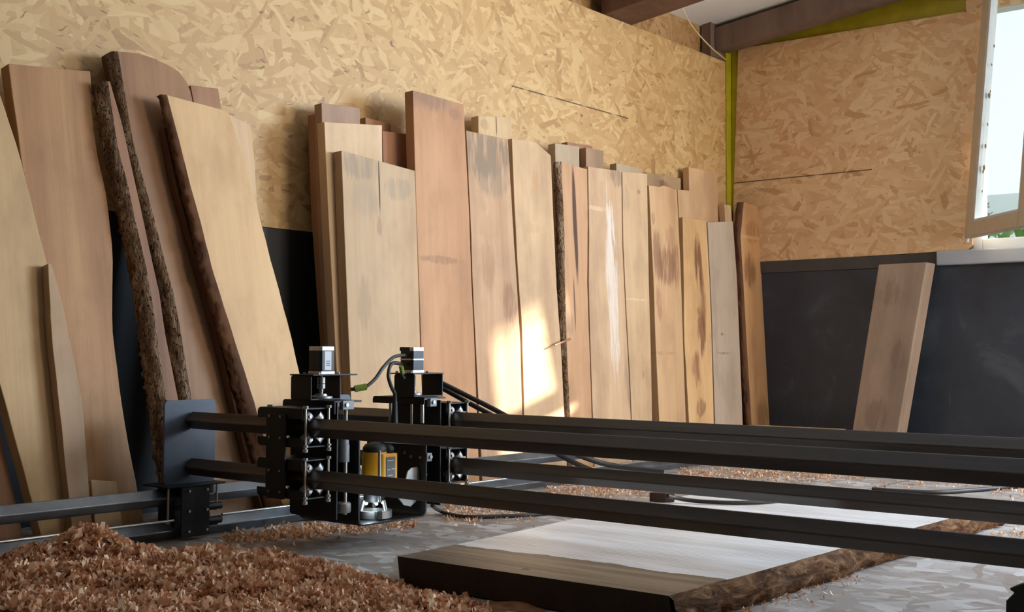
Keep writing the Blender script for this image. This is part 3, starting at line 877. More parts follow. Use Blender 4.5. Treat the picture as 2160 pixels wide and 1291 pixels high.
for i in range(nr*3+1):
    q = i/3; i0 = min(int(q), nr-1); fq = q-i0
    a = rows_[i0][4].lerp(rows_[i0+1][4], fq); b = rows_[i0][5].lerp(rows_[i0+1][5], fq)
    u = ux
    rowsb.append([bm.verts.new(a.lerp(b, k/nb)+(u*(rs.uniform(-.004, .012)+.012*math.sin(math.pi*k/nb))+Vector((0, 0, rs.uniform(-.003, .003))) if 0 < k < nb else Vector((0, 0, 0)))) for k in range(nb+1)])
for A, B in zip(rowsb, rowsb[1:]):
    for k in range(nb): bm.faces.new((A[k], B[k], B[k+1], A[k+1]))
gb = N('rough_live_edge'); v = gb.coords(); nz = gb.noise(gb.scaled(v, (26, 9, 40)), 1, 6, .65, 1)
gb.bump(nz, .9, .02)
gb.fin(gb.ramp(nz, [(.3, s2l((.2, .12, .07))), (.5, s2l((.37, .25, .15))), (.7, s2l((.58, .44, .31)))]), .85, 0, .08)  # albedo lowered so this side looks dim; its shade is in the colour
e_ = obj('bark_edge', bm, gb.m, slab, smooth=70); e_['label'] = 'rough brown live edge'

# ------------------------------------------------------------------ machine: rails on the floor at left
RX = -3.14


def diamond(bm, p0, p1, hd, axis, wall=None):
    """square tube standing on its edge (hd = half diagonal), along x or y"""
    pts = [(0, -hd), (hd, 0), (0, hd), (-hd, 0)]
    if axis == 1:
        prism(bm, [(p0[0]+a, p0[2]+b) for a, b in pts], 1, p0[1], p1[1])
    else:
        prism(bm, [(p0[1]+a, p0[2]+b) for a, b in pts], 0, p0[0], p1[0])
    return bm


HD = .0283
rail = empty('floor_rail', 'pair of black steel tube rails running along the floor before the leaning boards', 'rail', (RX, .6, 0))
obj('upper_rail', diamond(BM(), (RX, .5, .132), (RX, 5.35, .132), HD, 1), M_RAIL, rail, bevel=.004, segs=3)
obj('lower_rail', diamond(BM(), (RX, .5, .0305), (RX, 5.95, .0305), HD, 1), M_RAIL, rail, bevel=.004, segs=3)
for y in (.56, 5.28):
    bm = BM(); box(bm, RX-.006, RX+.006, y-.025, y+.025, .052, .112)
    obj('support_post', bm, M_BLACK, rail)
drv = obj('drive_rod', cyl(BM(), (RX+.045, .7, .066), (RX+.045, 2.165, .066), .0045, 10), M_STEEL, smooth=40)
tag(drv, 'thin shiny threaded rod left of the rail carriage, between the two floor rails', 'rod', 'drive rods')
drv = obj('drive_rod', cyl(BM(), (RX+.045, 2.345, .066), (RX+.045, 5.2, .066), .0045, 10), M_STEEL, smooth=40)
tag(drv, 'thin shiny threaded rod right of the rail carriage, running under the router carriage', 'rod', 'drive rods')

# ------------------------------------------------------------------ gantry
YF, YK = 2.25, 2.835
ZU, ZL = .3662, .2217
gan = empty('router_gantry', 'four parallel black steel tubes carried across the slab on an end plate and rail carriage', 'gantry', (RX, YF, 0))
XE = -.25
for (y, z) in ((YF, ZU), (YF, ZL), (YK, ZU-.002), (YK, ZL-.002)):
    obj('gantry_beam', diamond(BM(), (RX+.012, y, z), (XE, y, z), HD, 0), M_TUBE, gan, bevel=.004, segs=3)
for y in (YF, YK):
    pl = [(y-.1+.004, .175), (y+.1, .175), (y+.1, .43), (y-.1+.004, .43)]
    pr = [(a, b) for a, b in rounded(y-.098, y+.092, .168, .43, .016)]
    e_ = obj('end_plate', prism(BM(), pr, 0, RX, RX+.009), plain('blue_grey_plate', (.3, .33, .37), .45, .1, .5, var=.1, vscale=9), gan, bevel=.0015); e_['label'] = 'blue grey steel end plate'
    # rail carriage under each plate
    cr = bpy.data.objects.new('rail_carriage', None); link(cr, gan); cr.location = Vector((RX, y, .1))-gan.location
    y0, y1 = y-.065, y+.04
    for xx in (RX+.05, RX-.056):
        obj('side_plate', box(BM(), xx, xx+.006, y0, y1, .012, .165), M_BLACK, cr, bevel=.002)
    bm = BM(); prism(bm, rounded(RX-.075, RX+.062, y0-.055, y1+.06, .01), 2, .165, .171)
    obj('top_plate', bm, M_BLACK, cr, bevel=.0015)
    bm = BM(); box(bm, RX-.06, RX+.02, y0-.004, y0, .04, .16); obj('rear_plate', bm, M_BLACK, cr)
    for zz in (.152, .090, .028):
        for yy in (y1-.078, y1-.012):
            bm = BM(); cyl(bm, (RX+.056, yy, zz), (RX+.061, yy, zz), .0045, 6)
            obj('bolt', bm, M_STEEL, cr)
    bm = BM(); cyl(bm, (RX+.03, y0-.03, .06), (RX+.03, y0-.03, .164), .0035, 8); cyl(bm, (RX+.03, y0-.03, .055), (RX+.03, y0-.03, .064), .007, 6)
    obj('clamp_rod', bm, M_STEEL, cr, smooth=40)
    bm = BM(); cyl(bm, (RX+.03, y1+.045, .086), (RX+.03, y1+.045, .164), .0035, 8); cyl(bm, (RX+.03, y1+.045, .08), (RX+.03, y1+.045, .09), .007, 6)
    obj('clamp_rod', bm, M_STEEL, cr, smooth=40)
    for zz in (.094, .050):
        bm = BM(); cyl(bm, (RX+.03, y1+.002, zz), (RX+.03, y1+.06, zz), .012, 14); obj('roller', bm, M_BLACK, cr, smooth=40)
# far end (outside the frame): plate and foot
bm = BM(); box(bm, XE, XE+.012, YF-.1, YK+.1, .0, .43); obj('end_plate', bm, M_BLACK, gan)

# ------------------------------------------------------------------ router carriage
XF = -2.547
car = empty('router_carriage', 'black steel router carriage with roller clamps riding on the four tubes', 'carriage', (XF, 2.54, .07))


def sub(name, parent, loc):
    o = bpy.data.objects.new(name, None); link(o, parent); o.location = Vector(loc)-parent_world(parent); return o


def clamp(y, z, x0, x1):
    """pair of channels above and below one tube, V rollers in the open end, two long bolts"""
    c = sub('roller_clamp', car, (x1, y, z))
    hw = .052
    top = z+HD+.028; bot = z-HD-.026
    bm = BM()
    for (za, zb_, sgn) in ((top, top-.030, 1), (bot, bot+.026, -1)):
        lo, hi = min(za, zb_), max(za, zb_)
        cor = (0, 0, 0, 1) if sgn > 0 else (1, 0, 0, 0)
        for yy in (y-hw, y+hw-.004):
            prism(bm, [(a, b) for a, b in rounded(x0, x1, lo, hi, .014, cor)], 1, yy, yy+.004)
        w0, w1 = (za-.004, za) if sgn > 0 else (za, za+.004)
        box(bm, x0+.012, x1, y-hw+.004, y+hw-.004, w0, w1)
    obj('channel', bm, M_BLACK, c, bevel=.001)
    for xx in (x1-.018, x0+.04):
        for sgn in (1, -1):
            apex = Vector((xx, y, z+sgn*HD))
            for sd in (1, -1):
                nrm = Vector((0, sd*.7071, sgn*.7071)); al = Vector((0, sd*.7071, -sgn*.7071))
                cc = apex+al*.0125+nrm*.0165
                cc.x = xx
                obj('v_roller', cyl(BM(), cc-al*.0105, cc+al*.0105, .016, 18), M_ALU, c, smooth=35, bevel=.0012)
    for yy in (y-.043, y+.043):
        bm = BM()
        cyl(bm, (x1+.004, yy, bot-.012), (x1+.004, yy, top+.004), .0036, 10)
        cyl(bm, (x1+.004, yy, top-.001), (x1+.004, yy, top+.007), .0075, 6)
        cyl(bm, (x1+.004, yy, bot-.011), (x1+.004, yy, bot-.002), .0075, 6); cyl(bm, (x1+.004, yy, bot+.002), (x1+.004, yy, bot+.009), .0075, 6)
        obj('clamp_bolt', bm, M_STEEL, c, smooth=35)
    bm = BM(); cyl(bm, (x0+.03, y-hw+.02, top), (x0+.03, y-hw+.02, top+.006), .0075, 6); obj('bolt_head', bm, M_STEEL, c)
    for sgn in (1, -1):
        obj('axle_end', cyl(BM(), (x1-.006, y-.022, z+sgn*(HD+.004)), (x1+.002, y-.022, z+sgn*(HD+.004)), .005, 8), M_STEEL, c, smooth=40)


for z in (ZU, ZL):
    clamp(YF, z, -2.742, XF); clamp(YK, z-.002, -2.742, XF+.01)
# tie plate joining the front clamps
bm = BM(); prism(bm, rounded(-2.695, -2.612, .165, .405, .008), 1, YF-.059, YF-.053); obj('tie_plate', bm, M_BLACK, car, bevel=.001)
for zz in (.398, .338, .245, .185):
    for xx in (-2.678, -2.63):
        bm = BM(); cyl(bm, (xx, YF-.063, zz), (xx, YF-.059, zz), .004, 6); obj('bolt', bm, M_STEEL, car)
# plates
P1, P2, P3, P4 = 2.328, 2.415, 2.705, 2.765
for (y, x0, z0, z1) in ((P1, -2.75, .10, .436), (P4, -2.75, .10, .43)):
    bm = BM(); prism(bm, rounded(x0, XF, z0, z1, .012, (1, 0, 0, 1)), 1, y, y+.005); obj('outer_plate', bm, M_BLACK, car, bevel=.0008)
# U bracket carrying the router
bm = BM(); r = .022; uo = []
ztop = .345
out = [(P2, ztop), (P2, .07+r)]
for k in range(1, 7): a = math.radians(180+15*k); out.append((P2+r+r*math.cos(a), .07+r+r*math.sin(a)))
for k in range(0, 6): a = math.radians(270+15*k+15); out.append((P3-r+r*math.cos(a), .07+r+r*math.sin(a)))
out.append((P3, ztop)); inn = [(P3-.005, ztop)]
for k in range(5, -1, -1): a = math.radians(270+15*k+15); inn.append((P3-r+(r-.005)*math.cos(a), .07+r+(r-.005)*math.sin(a)))
for k in range(6, 0, -1): a = math.radians(180+15*k); inn.append((P2+r+(r-.005)*math.cos(a), .07+r+(r-.005)*math.sin(a)))
inn.append((P2+.005, ztop))
prism(bm, out+inn, 0, -2.81, XF)
u_ = obj('router_bracket', bm, M_BLACK, car, smooth=30)
for (px, py) in ((855, 955), (868, 963), (888, 965)):
    p = on_y(px, py, P3-.006)
    bm = BM(); cyl(bm, (p.x, P3-.005, p.z), (p.x, P3-.010, p.z), .005, 6); obj('bolt', bm, M_STEEL, u_)
# cross covers above front and back plates
for (ya, yb2) in ((2.318, 2.425), (2.69, 2.79)):
    bm = BM(); prism(bm, [(a, b) for a, b in rounded(-2.775, XF, .402 if ya < 2.5 else .418, .44, .01, (0, 0, 0, 1))], 1, ya, ya+.004)
    box(bm, -2.765, XF, ya+.004, yb2, .435, .44)
    obj('cover_plate', bm, M_BLACK, car, bevel=.0008)


def zdrive(ym, xm, leg0, leg1, ly0, ly1, label, second):
    # motor mount
    mt = sub('motor_mount', car, (xm, ym, .44))
    bm = BM()
    for y in (ly0, ly1):
        prism(bm, rounded(leg0, leg1, .441, .512, .008, (1, 0, 0, 1)), 1, y, y+.004)
    box(bm, leg0, leg1, ly0+.004, ly1, .441, .445); 
    ex = .05 if not second else 0.
    box(bm, min(leg0, xm-.034), max(leg1, xm+.034), ly0-.004, ly1+.008+ex, .512, .516)
    obj('mount_plate', bm, M_BLACK, mt, bevel=.001)
    for (dx, dy) in ((-.03, -.038), (.03, .038), (.03, -.038)):
        bm = BM(); cyl(bm, (xm+dx, ym+dy, .516), (xm+dx, ym+dy, .521), .0045, 6); obj('bolt', bm, M_STEEL, mt)
    # motor
    m = sub('stepper_motor', car, (xm, ym, .516)); h = .0285

    def sq(z0, z1, s, ch):
        b = BM(); prism(b, [(xm-s+ch, ym-s), (xm+s-ch, ym-s), (xm+s, ym-s+ch), (xm+s, ym+s-ch), (xm+s-ch, ym+s), (xm-s+ch, ym+s), (xm-s, ym+s-ch), (xm-s, ym-s+ch)], 2, z0, z1); return b
    obj('motor_flange', sq(.516, .5245, h, .003), M_MSILV, m, bevel=.0008)
    obj('motor_body', sq(.5245, .585, h, .006), M_MOTOR, m, bevel=.0008)
    obj('motor_cap', sq(.585, .597, h, .006), M_MSILV, m, bevel=.0008)
    if second:
        bm = BM()
        for zz in (.5565,):
            b2 = sq(zz, zz+.004, h+.001, .006); me_ = bpy.data.meshes.new('t'); b2.to_mesh(me_); b2.free(); bm.from_mesh(me_); bpy.data.meshes.remove(me_)
        obj('motor_band', bm, M_MSILV, m)
        bm = BM(); box(bm, xm-h+.002, xm+h-.012, ym-h-.001, ym+h, .5855, .5975); obj('cap_cover', bm, M_MOTOR, m)
    else:
        bm = BM(); box(bm, xm+h, xm+h+.0008, ym-.014, ym+.012, .528, .583)
        lb = obj('label_plate', bm, M_LABEL, m); lb['label'] = 'grey printed label plate'
        bm = BM()
        for zz in (.553, .547, .541): box(bm, xm+h+.0008, xm+h+.0012, ym-.009, ym+.007, zz, zz+.0018)
        obj('label_print', bm, M_INK, lb)
    for (dx, dy) in ((1, -1), (1, 1), (-1, -1)):
        bm = BM(); cyl(bm, (xm+dx*.023, ym+dy*.023, .5245), (xm+dx*.023, ym+dy*.023, .532), .0035, 6); obj('bolt', bm, M_STEEL, m)
    # coupling, screw, bearing flange, guide rods
    obj('shaft_coupling', lathe(BM(), (xm, ym, .465), [(.006, 0), (.006, .008), (.0115, .009), (.0115, .022), (.009, .023), (.0115, .024), (.0115, .042), (.004, .043), (.004, .046)]), M_ALU, car, smooth=35)
    obj('bearing_flange', lathe(BM(), (xm, ym, .4455), [(.033, 0), (.033, .006), (.018, .007), (.016, .013), (.008, .013)]), M_ALU, car, smooth=35)
    obj('lead_screw', cyl(BM(), (xm, ym, .12), (xm, ym, .466), .0045, 12), M_STEEL, car, smooth=40)
    ry = 2.375 if not second else 2.698
    for rx in (XF-.014, -2.70):
        obj('guide_rod', cyl(BM(), (rx, ry, .11 if not second else .36), (rx, ry, .435), .006, 14), M_STEEL, car, smooth=40)
    if not second:
        bm = BM(); lathe(bm, (XF-.022, ry, .262), [(.017, 0), (.017, .05), (.0155, .051), (.0155, .085), (.01, .085)]); obj('bearing_housing', bm, M_GREYP, car, smooth=35)
        bm = BM(); lathe(bm, (XF-.022, ry, .115), [(.021, 0), (.023, .004), (.023, .026), (.019, .03)])
        obj('lead_nut', bm, M_ALU, car, smooth=35)


zdrive(2.343, -2.632, -2.70, -2.612, 2.285, 2.397, 'front', False)
zdrive(2.732, -2.640, -2.66, -2.572, 2.672, 2.80, 'rear', True)
# small grey clamp blocks with a bolt
for (y, z, w_) in ((2.357, .428, .034), (2.725, .425, .02), (2.712, .255, .012)):
    bm = BM(); box(bm, XF-.012, XF+.004, y-.01, y+w_, z-.014, z+.012)
    b_ = obj('clamp_block', bm, M_GREYP, car, bevel=.0015)
    bm = BM(); cyl(bm, (XF+.004, y+.004, z), (XF+.009, y+.004, z), .006, 10); obj('bolt', bm, M_STEEL, b_, smooth=40)
# swing guard plate behind the router
xg = -2.575
pts = [on_x(px, py, xg) for (px, py) in ((856, 1014), (860, 995), (868, 987), (880, 985), (893, 990), (902, 1000), (899, 1010), (892, 1018), (888, 1040), (876, 1060), (866, 1069), (852, 1066), (840, 1050), (842, 1030))]
bm = BM(); prism(bm, [(p.y, p.z) for p in pts], 0, xg-.004, xg)
b_ = obj('guard_plate', bm, M_ALU, car, bevel=.001); b_['label'] = 'rounded grey guard plate'

# ------------------------------------------------------------------ router held in the bracket
RXc, RYc = -2.625, 2.555
rou = empty('router', 'yellow and black wood router held between the carriage plates, lamp lit at its base', 'router', (RXc, RYc, .08))
bm = BM(); lathe(bm, (RXc, RYc, .165), [(.034, 0), (.039, .004), (.039, .10), (.037, .112)], 32)
prism(bm, [(a, b) for a, b in rounded(RXc-.012, RXc+.046, RYc-.012, RYc+.056, .008)], 2, .165, .272)
body = obj('motor_housing', bm, M_YELLOW, rou, smooth=35, bevel=.002)
bm = BM(); box(bm, RXc+.046, RXc+.0475, RYc+.004, RYc+.042, .18, .262); lp = obj('label_plate', bm, plain('dark_label', (.32, .3, .26), .4), body)
bm = BM()
for (zz, a, b) in ((.25, .008, .034), (.222, .008, .02), (.224, .026, .04), (.205, .01, .03)): box(bm, RXc+.0475, RXc+.048, RYc+a, RYc+b, zz, zz+.0025)
obj('label_print', bm, M_LABEL, lp)
bm = BM(); lathe(bm, (RXc, RYc, .277), [(.037, 0), (.037, .012), (.030, .022), (.014, .028)], 28); obj('top_cap', bm, M_RUBBER, rou, smooth=40)
bm = BM(); bmesh.ops.create_uvsphere(bm, u_segments=20, v_segments=12, radius=.019, matrix=Matrix.Translation((RXc+.02, RYc+.038, .283)) @ Matrix.Diagonal((1, 1, .85, 1)))
obj('switch_knob', bm, M_RUBBER, rou, smooth=60)
bm = BM(); cyl(bm, (RXc+.05, RYc-.028, .13), (RXc+.05, RYc-.028, .285), .0048, 12); obj('depth_rod', bm, M_STEEL, rou, smooth=40)
bm = BM(); lathe(bm, (RXc, RYc, .125), [(.03, 0), (.033, .01), (.033, .04)], 24); obj('collar', bm, M_RUBBER, rou, smooth=40)
bm = BM()
prof = [(.054, 0), (.054, .022), (.036, .022), (.036, 0)]
n = 40; rings = [[bm.verts.new((RXc+r_*math.cos(2*math.pi*i/n), RYc+r_*math.sin(2*math.pi*i/n), .078+z_)) for i in range(n)] for r_, z_ in prof]
for k in range(4):
    A, B = rings[k], rings[(k+1) % 4]
    for i in range(n): bm.faces.new((A[i], A[(i+1) % n], B[(i+1) % n], B[i]))
base = obj('base_ring', bm, M_ALU, rou, smooth=35)
bm = BM(); box(bm, RXc+.044, RXc+.058, RYc-.042, RYc-.022, .079, .104); obj('base_lug', bm, M_RUBBER, base, bevel=.002)
for a in (.2, 2.4, 4.3):
    bm = BM(); cyl(bm, (RXc+.042*math.cos(a), RYc+.042*math.sin(a), .099), (RXc+.034*math.cos(a), RYc+.034*math.sin(a), .130), .006, 10)
    obj('base_post', bm, M_ALU, base, smooth=40)
for a in (-1.9, -.5, .9, 2.3):
    bm = BM(); bmesh.ops.create_icosphere(bm, subdivisions=2, radius=.0045, matrix=Matrix.Translation((RXc+.026*math.cos(a), RYc+.026*math.sin(a), .121)))
    ld = obj('work_lamp', bm, M_LED, rou, smooth=60); ld['label'] = 'small white lit work lamp'
pl_ = bpy.data.lights.new('router_lamp', 'POINT'); pl_.energy = .35; pl_.color = (.75, .9, 1); pl_.shadow_soft_size = .008
plo = bpy.data.objects.new('router_lamp_light', pl_); link(plo); plo.location = (RXc+.038, RYc-.05, .118)

# ------------------------------------------------------------------ cables
cab = obj('motor_cable', tube(BM(), [(-2.60, 2.43, .47), (-2.575, 2.46, .475), (-2.57, 2.50, .50), (-2.575, 2.54, .535), (-2.60, 2.61, .566), (-2.635, 2.695, .572)], .0055), M_CABLE, smooth=60)
tag(cab, 'dark cable arching from the front stepper motor connector to the rear motor', 'cable', 'machine cables')
o = obj('plug', cyl(BM(), (-2.592, 2.438, .4715), (-2.573, 2.468, .478), .010, 8), M_GREEN, cab, smooth=40); o['label'] = 'green plug'
cab = obj('router_cable', tube(BM(), [(-2.648, 2.69, .545), (-2.60, 2.60, .545), (-2.585, 2.572, .51), (-2.585, 2.585, .475), (-2.60, 2.615, .45), (-2.605, 2.618, .41), (-2.61, 2.605, .34), (-2.615, 2.585, .303)], .006), M_CABLE, smooth=60)
tag(cab, 'dark cable curving down from the rear motor into the top of the router', 'cable', 'machine cables')
o = obj('strain_relief', cyl(BM(), (-2.603, 2.618, .36), (-2.602, 2.617, .43), .011, 12, .008), M_RUBBER, cab, smooth=40)
cab = obj('signal_cable', tube(BM(), [(-2.60, 2.66, .51), (-2.59, 2.65, .518), (-2.58, 2.625, .515), (-2.585, 2.64, .50), (-2.60, 2.66, .507)], .003), M_CABLE, smooth=60)
tag(cab, 'small looped wire with a green plug hanging left of the rear motor', 'cable', 'machine cables')
o = obj('plug', cyl(BM(), (-2.585, 2.632, .515), (-2.577, 2.618, .538), .007, 8), M_GREEN, cab, smooth=40); o['label'] = 'green plug'
pA = [on_y(922, 806, 2.90), on_y(950, 820, 2.915), on_y(985, 838, 2.93), on_y(1040, 866, 2.94), on_y(1110, 905, 2.98), on_y(1180, 945, 3.05), on_y(1240, 972, 3.12), on_y(1300, 988, 3.2), on_y(1400, 1000, 3.3)]
for k, (dy, dz, lab) in enumerate(((0, .004, 'upper of two dark cables sagging from the rear motor behind the tubes'), (.018, -.018, 'lower of two dark cables sagging from the rear motor behind the tubes'))):
    c_ = obj('trailing_cable', tube(BM(), [p+Vector((0, dy, dz*(1+.12*i))) for i, p in enumerate(pA)], .0085), M_CABLE, smooth=60)
    tag(c_, lab, 'cable', 'trailing cables')
zc = .008
pB = [on_x(912, 1066, XF-.01), on_z(925, 1076, .02), on_z(945, 1084, zc), on_z(985, 1090, zc), on_z(1050, 1089, zc), on_z(1120, 1086, zc), on_z(1220, 1076, zc)]
c_ = obj('floor_cable', tube(BM(), pB, .007), M_CABLE, smooth=60); tag(c_, 'dark cable lying on the floor from the foot of the router carriage', 'cable', 'floor cables')
pC = [on_z(1408, 1046, ZS+.03), on_z(1425, 1050, ZS+.02), on_z(1460, 1056, ZS+.01), on_z(1520, 1060, ZS+.008), on_z(1580, 1060, ZS+.008), on_z(1640, 1056, ZS+.008), on_z(1760, 1040, ZS+.008)]
c_ = obj('floor_cable', tube(BM(), pC, .007), M_CABLE, smooth=60); tag(c_, 'dark cable trailing over the slab from the small brown wood block', 'cable', 'floor cables')
c0 = on_z(1392, 1060, ZS)
bm = BM(); prism(bm, [(c0.x-.035, c0.y-.012), (c0.x+.018, c0.y+.005), (c0.x+.04, c0.y+.03), (c0.x+.015, c0.y+.03), (c0.x-.035, c0.y+.018)], 2, ZS+.001, ZS+.032)
o = obj('wood_block', bm, WM('dark_blk', ((.34, .22, .16), (.26, .16, .11)), off=60), bevel=.002); tag(o, 'small dark brown wood block with a pointed end lying under the tubes', 'block')

# ------------------------------------------------------------------ clamp knob at the right edge
kp = on_y(2152, 1262, 2.45)
kn = empty('clamp_knob', 'black toggle knob on a grey post at the bottom right corner', 'knob', (kp.x+.02, 2.45, 0))
bm = BM(); cyl(bm, (kp.x+.025, 2.45, .004), (kp.x+.025, 2.45, kp.z), .011, 14); obj('post', bm, M_GREYP, kn, smooth=40)
bm = BM()
prism(bm, [(kp.x-.02, kp.z-.004), (kp.x-.021, kp.z-.03), (kp.x-.014, kp.z-.037), (kp.x+.012, kp.z-.026), (kp.x+.06, kp.z-.028), (kp.x+.06, kp.z+.03), (kp.x+.012, kp.z+.034), (kp.x-.012, kp.z+.022), (kp.x-.013, kp.z+.018), (kp.x-.004, kp.z+.014)], 1, 2.425, 2.475)
obj('knob_head', bm, M_RUBBER, kn, bevel=.006, segs=3)

# ------------------------------------------------------------------ shavings
flake_v = []; flake_f = []; flake_t = []


def flakes(points, normals_up, smin, smax, lift=.0, tone=(0., 1.)):
    """curled wood shavings, one little bent strip each"""
    for (x, y, z) in points:
        L = rng.uniform(smin, smax); Wd = L*rng.uniform(.22, .5); curl = rng.uniform(.8, 3.9)
        yaw = rng.uniform(0, 2*math.pi); tilt = rng.normal(0, .65); roll = rng.normal(0, .7)
        R = (Matrix.Rotation(yaw, 3, 'Z') @ Matrix.Rotation(tilt, 3, 'Y') @ Matrix.Rotation(roll, 3, 'X'))
        n = 4; b = len(flake_v); rad = L/curl
        tw = rng.uniform(-.5, .5)
        for i in range(n+1):
            a = (i/n-.5)*curl
            cx, cz = rad*math.sin(a), -rad*(math.cos(a)-math.cos(curl/2))*(1 if rng.random() < 2 else 1)
            w2 = Wd*(.5-.22*abs(i/n-.5)*2)*rng.uniform(.8, 1.15)
            for sgn in (-1, 1):
                p = R @ Vector((cx, sgn*w2, cz*.9+sgn*tw*w2*(i/n)))
                flake_v.append((x+p.x, y+p.y, max(.001, z+p.z+lift)))
        for i in range(n):
            q = b+2*i; flake_f.append((q, q+1, q+3, q+2))
        tv = min(1, max(0, rng.normal((tone[0]+tone[1])/2+.06, .36)))
        flake_t.extend([tv]*(2*(n+1)))


def flush(name, label, mat, parent=None):
    global flake_v, flake_f, flake_t
    me = bpy.data.meshes.new(name); me.from_pydata(flake_v, [], flake_f)
    at_ = me.attributes.new('tone', 'FLOAT', 'POINT'); at_.data.foreach_set('value', np.array(flake_t, dtype=np.float32))
    me.materials.append(mat)
    for p in me.polygons: p.use_smooth = True
    o = bpy.data.objects.new(name, me); link(o, parent)
    flake_v, flake_f, flake_t = [], [], []
    return o


bumps = []
for (px, py, dep, sg) in ((185, 1112, 3.06, .085), (110, 1150, 3.02, .11), (270, 1158, 3.0, .11), (350, 1172, 2.95, .12), (430, 1160, 2.93, .11), (550, 1168, 2.86, .11),
                          (640, 1188, 2.8, .10), (720, 1222, 2.74, .085), (790, 1250, 2.68, .08), (870, 1262, 2.62, .08), (925, 1290, 2.57, .06), (20, 1195, 2.95, .10),
                          (60, 1200, 2.75, .12), (200, 1190, 2.75, .13), (380, 1205, 2.68, .13), (520, 1215, 2.65, .12), (660, 1250, 2.58, .10), (800, 1290, 2.5, .09),
                          (-60, 1230, 2.8, .12), (100, 1260, 2.5, .15), (300, 1270, 2.45, .15), (480, 1280, 2.42, .13), (-40, 1300, 2.4, .15)):
    p = at_depth(px, py, dep); bumps.append((p.x, p.y, max(.012, p.z), sg))
bumps = np.array(bumps)


def pile_h(x, y):
    h = np.zeros_like(x)
    for bx, by, bh, sg in bumps:
        r2 = ((x-bx)**2+(y-by)**2)/(2*sg*sg)
        h = np.maximum(h, bh*np.exp(-r2*.8))
    return h


xs = np.linspace(-3.10, -1.55, 110); ys = np.linspace(1.25, 2.40, 90)
GX, GY = np.meshgrid(xs, ys, indexing='ij'); H = pile_h(GX, GY)
H = H*np.clip((GX+3.085)/.05, 0, 1)
Hs = H.copy()
for _ in range(2):
    Hs = (np.roll(Hs, 1, 0)+np.roll(Hs, -1, 0)+np.roll(Hs, 1, 1)+np.roll(Hs, -1, 1)+2*Hs)/6
bm = BM(); VV = {}
for i in range(110):
    for j_ in range(90):
        if Hs[i, j_] > .002: VV[i, j_] = bm.verts.new((xs[i], ys[j_], max(.0015, Hs[i, j_]-.006)))
for i in range(109):
    for j_ in range(89):
        q = [(i, j_), (i+1, j_), (i+1, j_+1), (i, j_+1)]
        if all(k in VV for k in q): bm.faces.new([VV[k] for k in q])
pile = obj('shavings_pile', bm, M_DUST, smooth=80); tag(pile, 'big heap of curled wood shavings on the floor in the left foreground', 'wood shavings', None, 'stuff')
cand_x = rng.uniform(-3.10, -1.55, 90000); cand_y = rng.uniform(1.25, 2.40, 90000)
hh = pile_h(cand_x, cand_y); hh = hh*np.clip((cand_x+3.075)/.05, 0, 1); keep = hh > .006
cand = np.stack([cand_x[keep], cand_y[keep], hh[keep]], 1)
# keep the side that can be seen: nearer strip in the frame
dx = cand[:, :2]; dep = dx[:, 0]*_fw.x+dx[:, 1]*_fw.y
cand = cand[dep > 2.15][:15000]
flakes(cand, None, .014, .042, .004, (.1, 1.))
fl = flush('shaving_curls', None, M_SHAV, pile); fl['kind'] = 'stuff'


def scatter(px0, px1, py0, py1, n, smin, smax, tone=(.2, 1.), slope=0., gauss=True):
    pts = []
    for _ in range(n):
        px = rng.uniform(px0, px1); c = (py0+py1)/2+slope*(px-(px0+px1)/2)
        py = c+rng.normal(0, (py1-py0)/4) if gauss else rng.uniform(py0, py1)+slope*(px-(px0+px1)/2)
        p = on_z(px, py, 0)
        pts.append((p.x, p.y, .003))
    flakes(pts, None, smin, smax, .003, tone)


scatter(470, 760, 1112, 1142, 650, .012, .03, slope=-.10)
scatter(560, 690, 1108, 1136, 260, .012, .03, slope=-.05)
scatter(740, 880, 1092, 1122, 240, .01, .026, slope=-.1)
o = flush('scattered_shavings', 'loose shavings strewn along the floor rail left of the router', M_SHAV)
tag(o, 'loose shavings strewn on the floor between the big heap and the router foot', 'wood shavings', None, 'stuff')
scatter(935, 1130, 1050, 1100, 800, .007, .018, slope=.05)
scatter(935, 1010, 1080, 1108, 110, .008, .02)
scatter(1150, 1420, 1020, 1052, 1000, .008, .02)
o = flush('scattered_shavings', None, M_SHAV); tag(o, 'loose shavings on the floor right of the router, under the tubes', 'wood shavings', None, 'stuff')
scatter(1430, 1830, 983, 1018, 1600, .009, .02)
o = flush('scattered_shavings', None, M_SHAV); tag(o, 'strip of loose shavings on the far floor seen between the tubes', 'wood shavings', None, 'stuff')
scatter(1840, 2200, 1012, 1034, 160, .01, .022); scatter(2090, 2240, 1018, 1050, 240, .01, .022); scatter(2090, 2200, 1118, 1140, 60, .01, .02)
o = flush('scattered_shavings', None, M_SHAV); tag(o, 'loose shavings on the floor at the far right between the tubes', 'wood shavings', None, 'stuff')
scatter(1440, 1830, 1196, 1290, 700, .006, .018, tone=(0, .8), slope=-.275)
o = flush('scattered_shavings', None, M_SHAV); tag(o, 'crumbs and shavings along the right live edge of the slab', 'wood shavings', None, 'stuff')
pD = [on_z(x, y, .01) for x, y in ((1840, 1032), (1900, 1036), (1980, 1038), (2050, 1034), (2120, 1028), (2200, 1020))]
c_ = obj('floor_cable', tube(BM(), pD, .009), M_CABLE, smooth=60); tag(c_, 'dark cable lying on the far floor at the right edge, seen between the tubes', 'cable', 'floor cables')
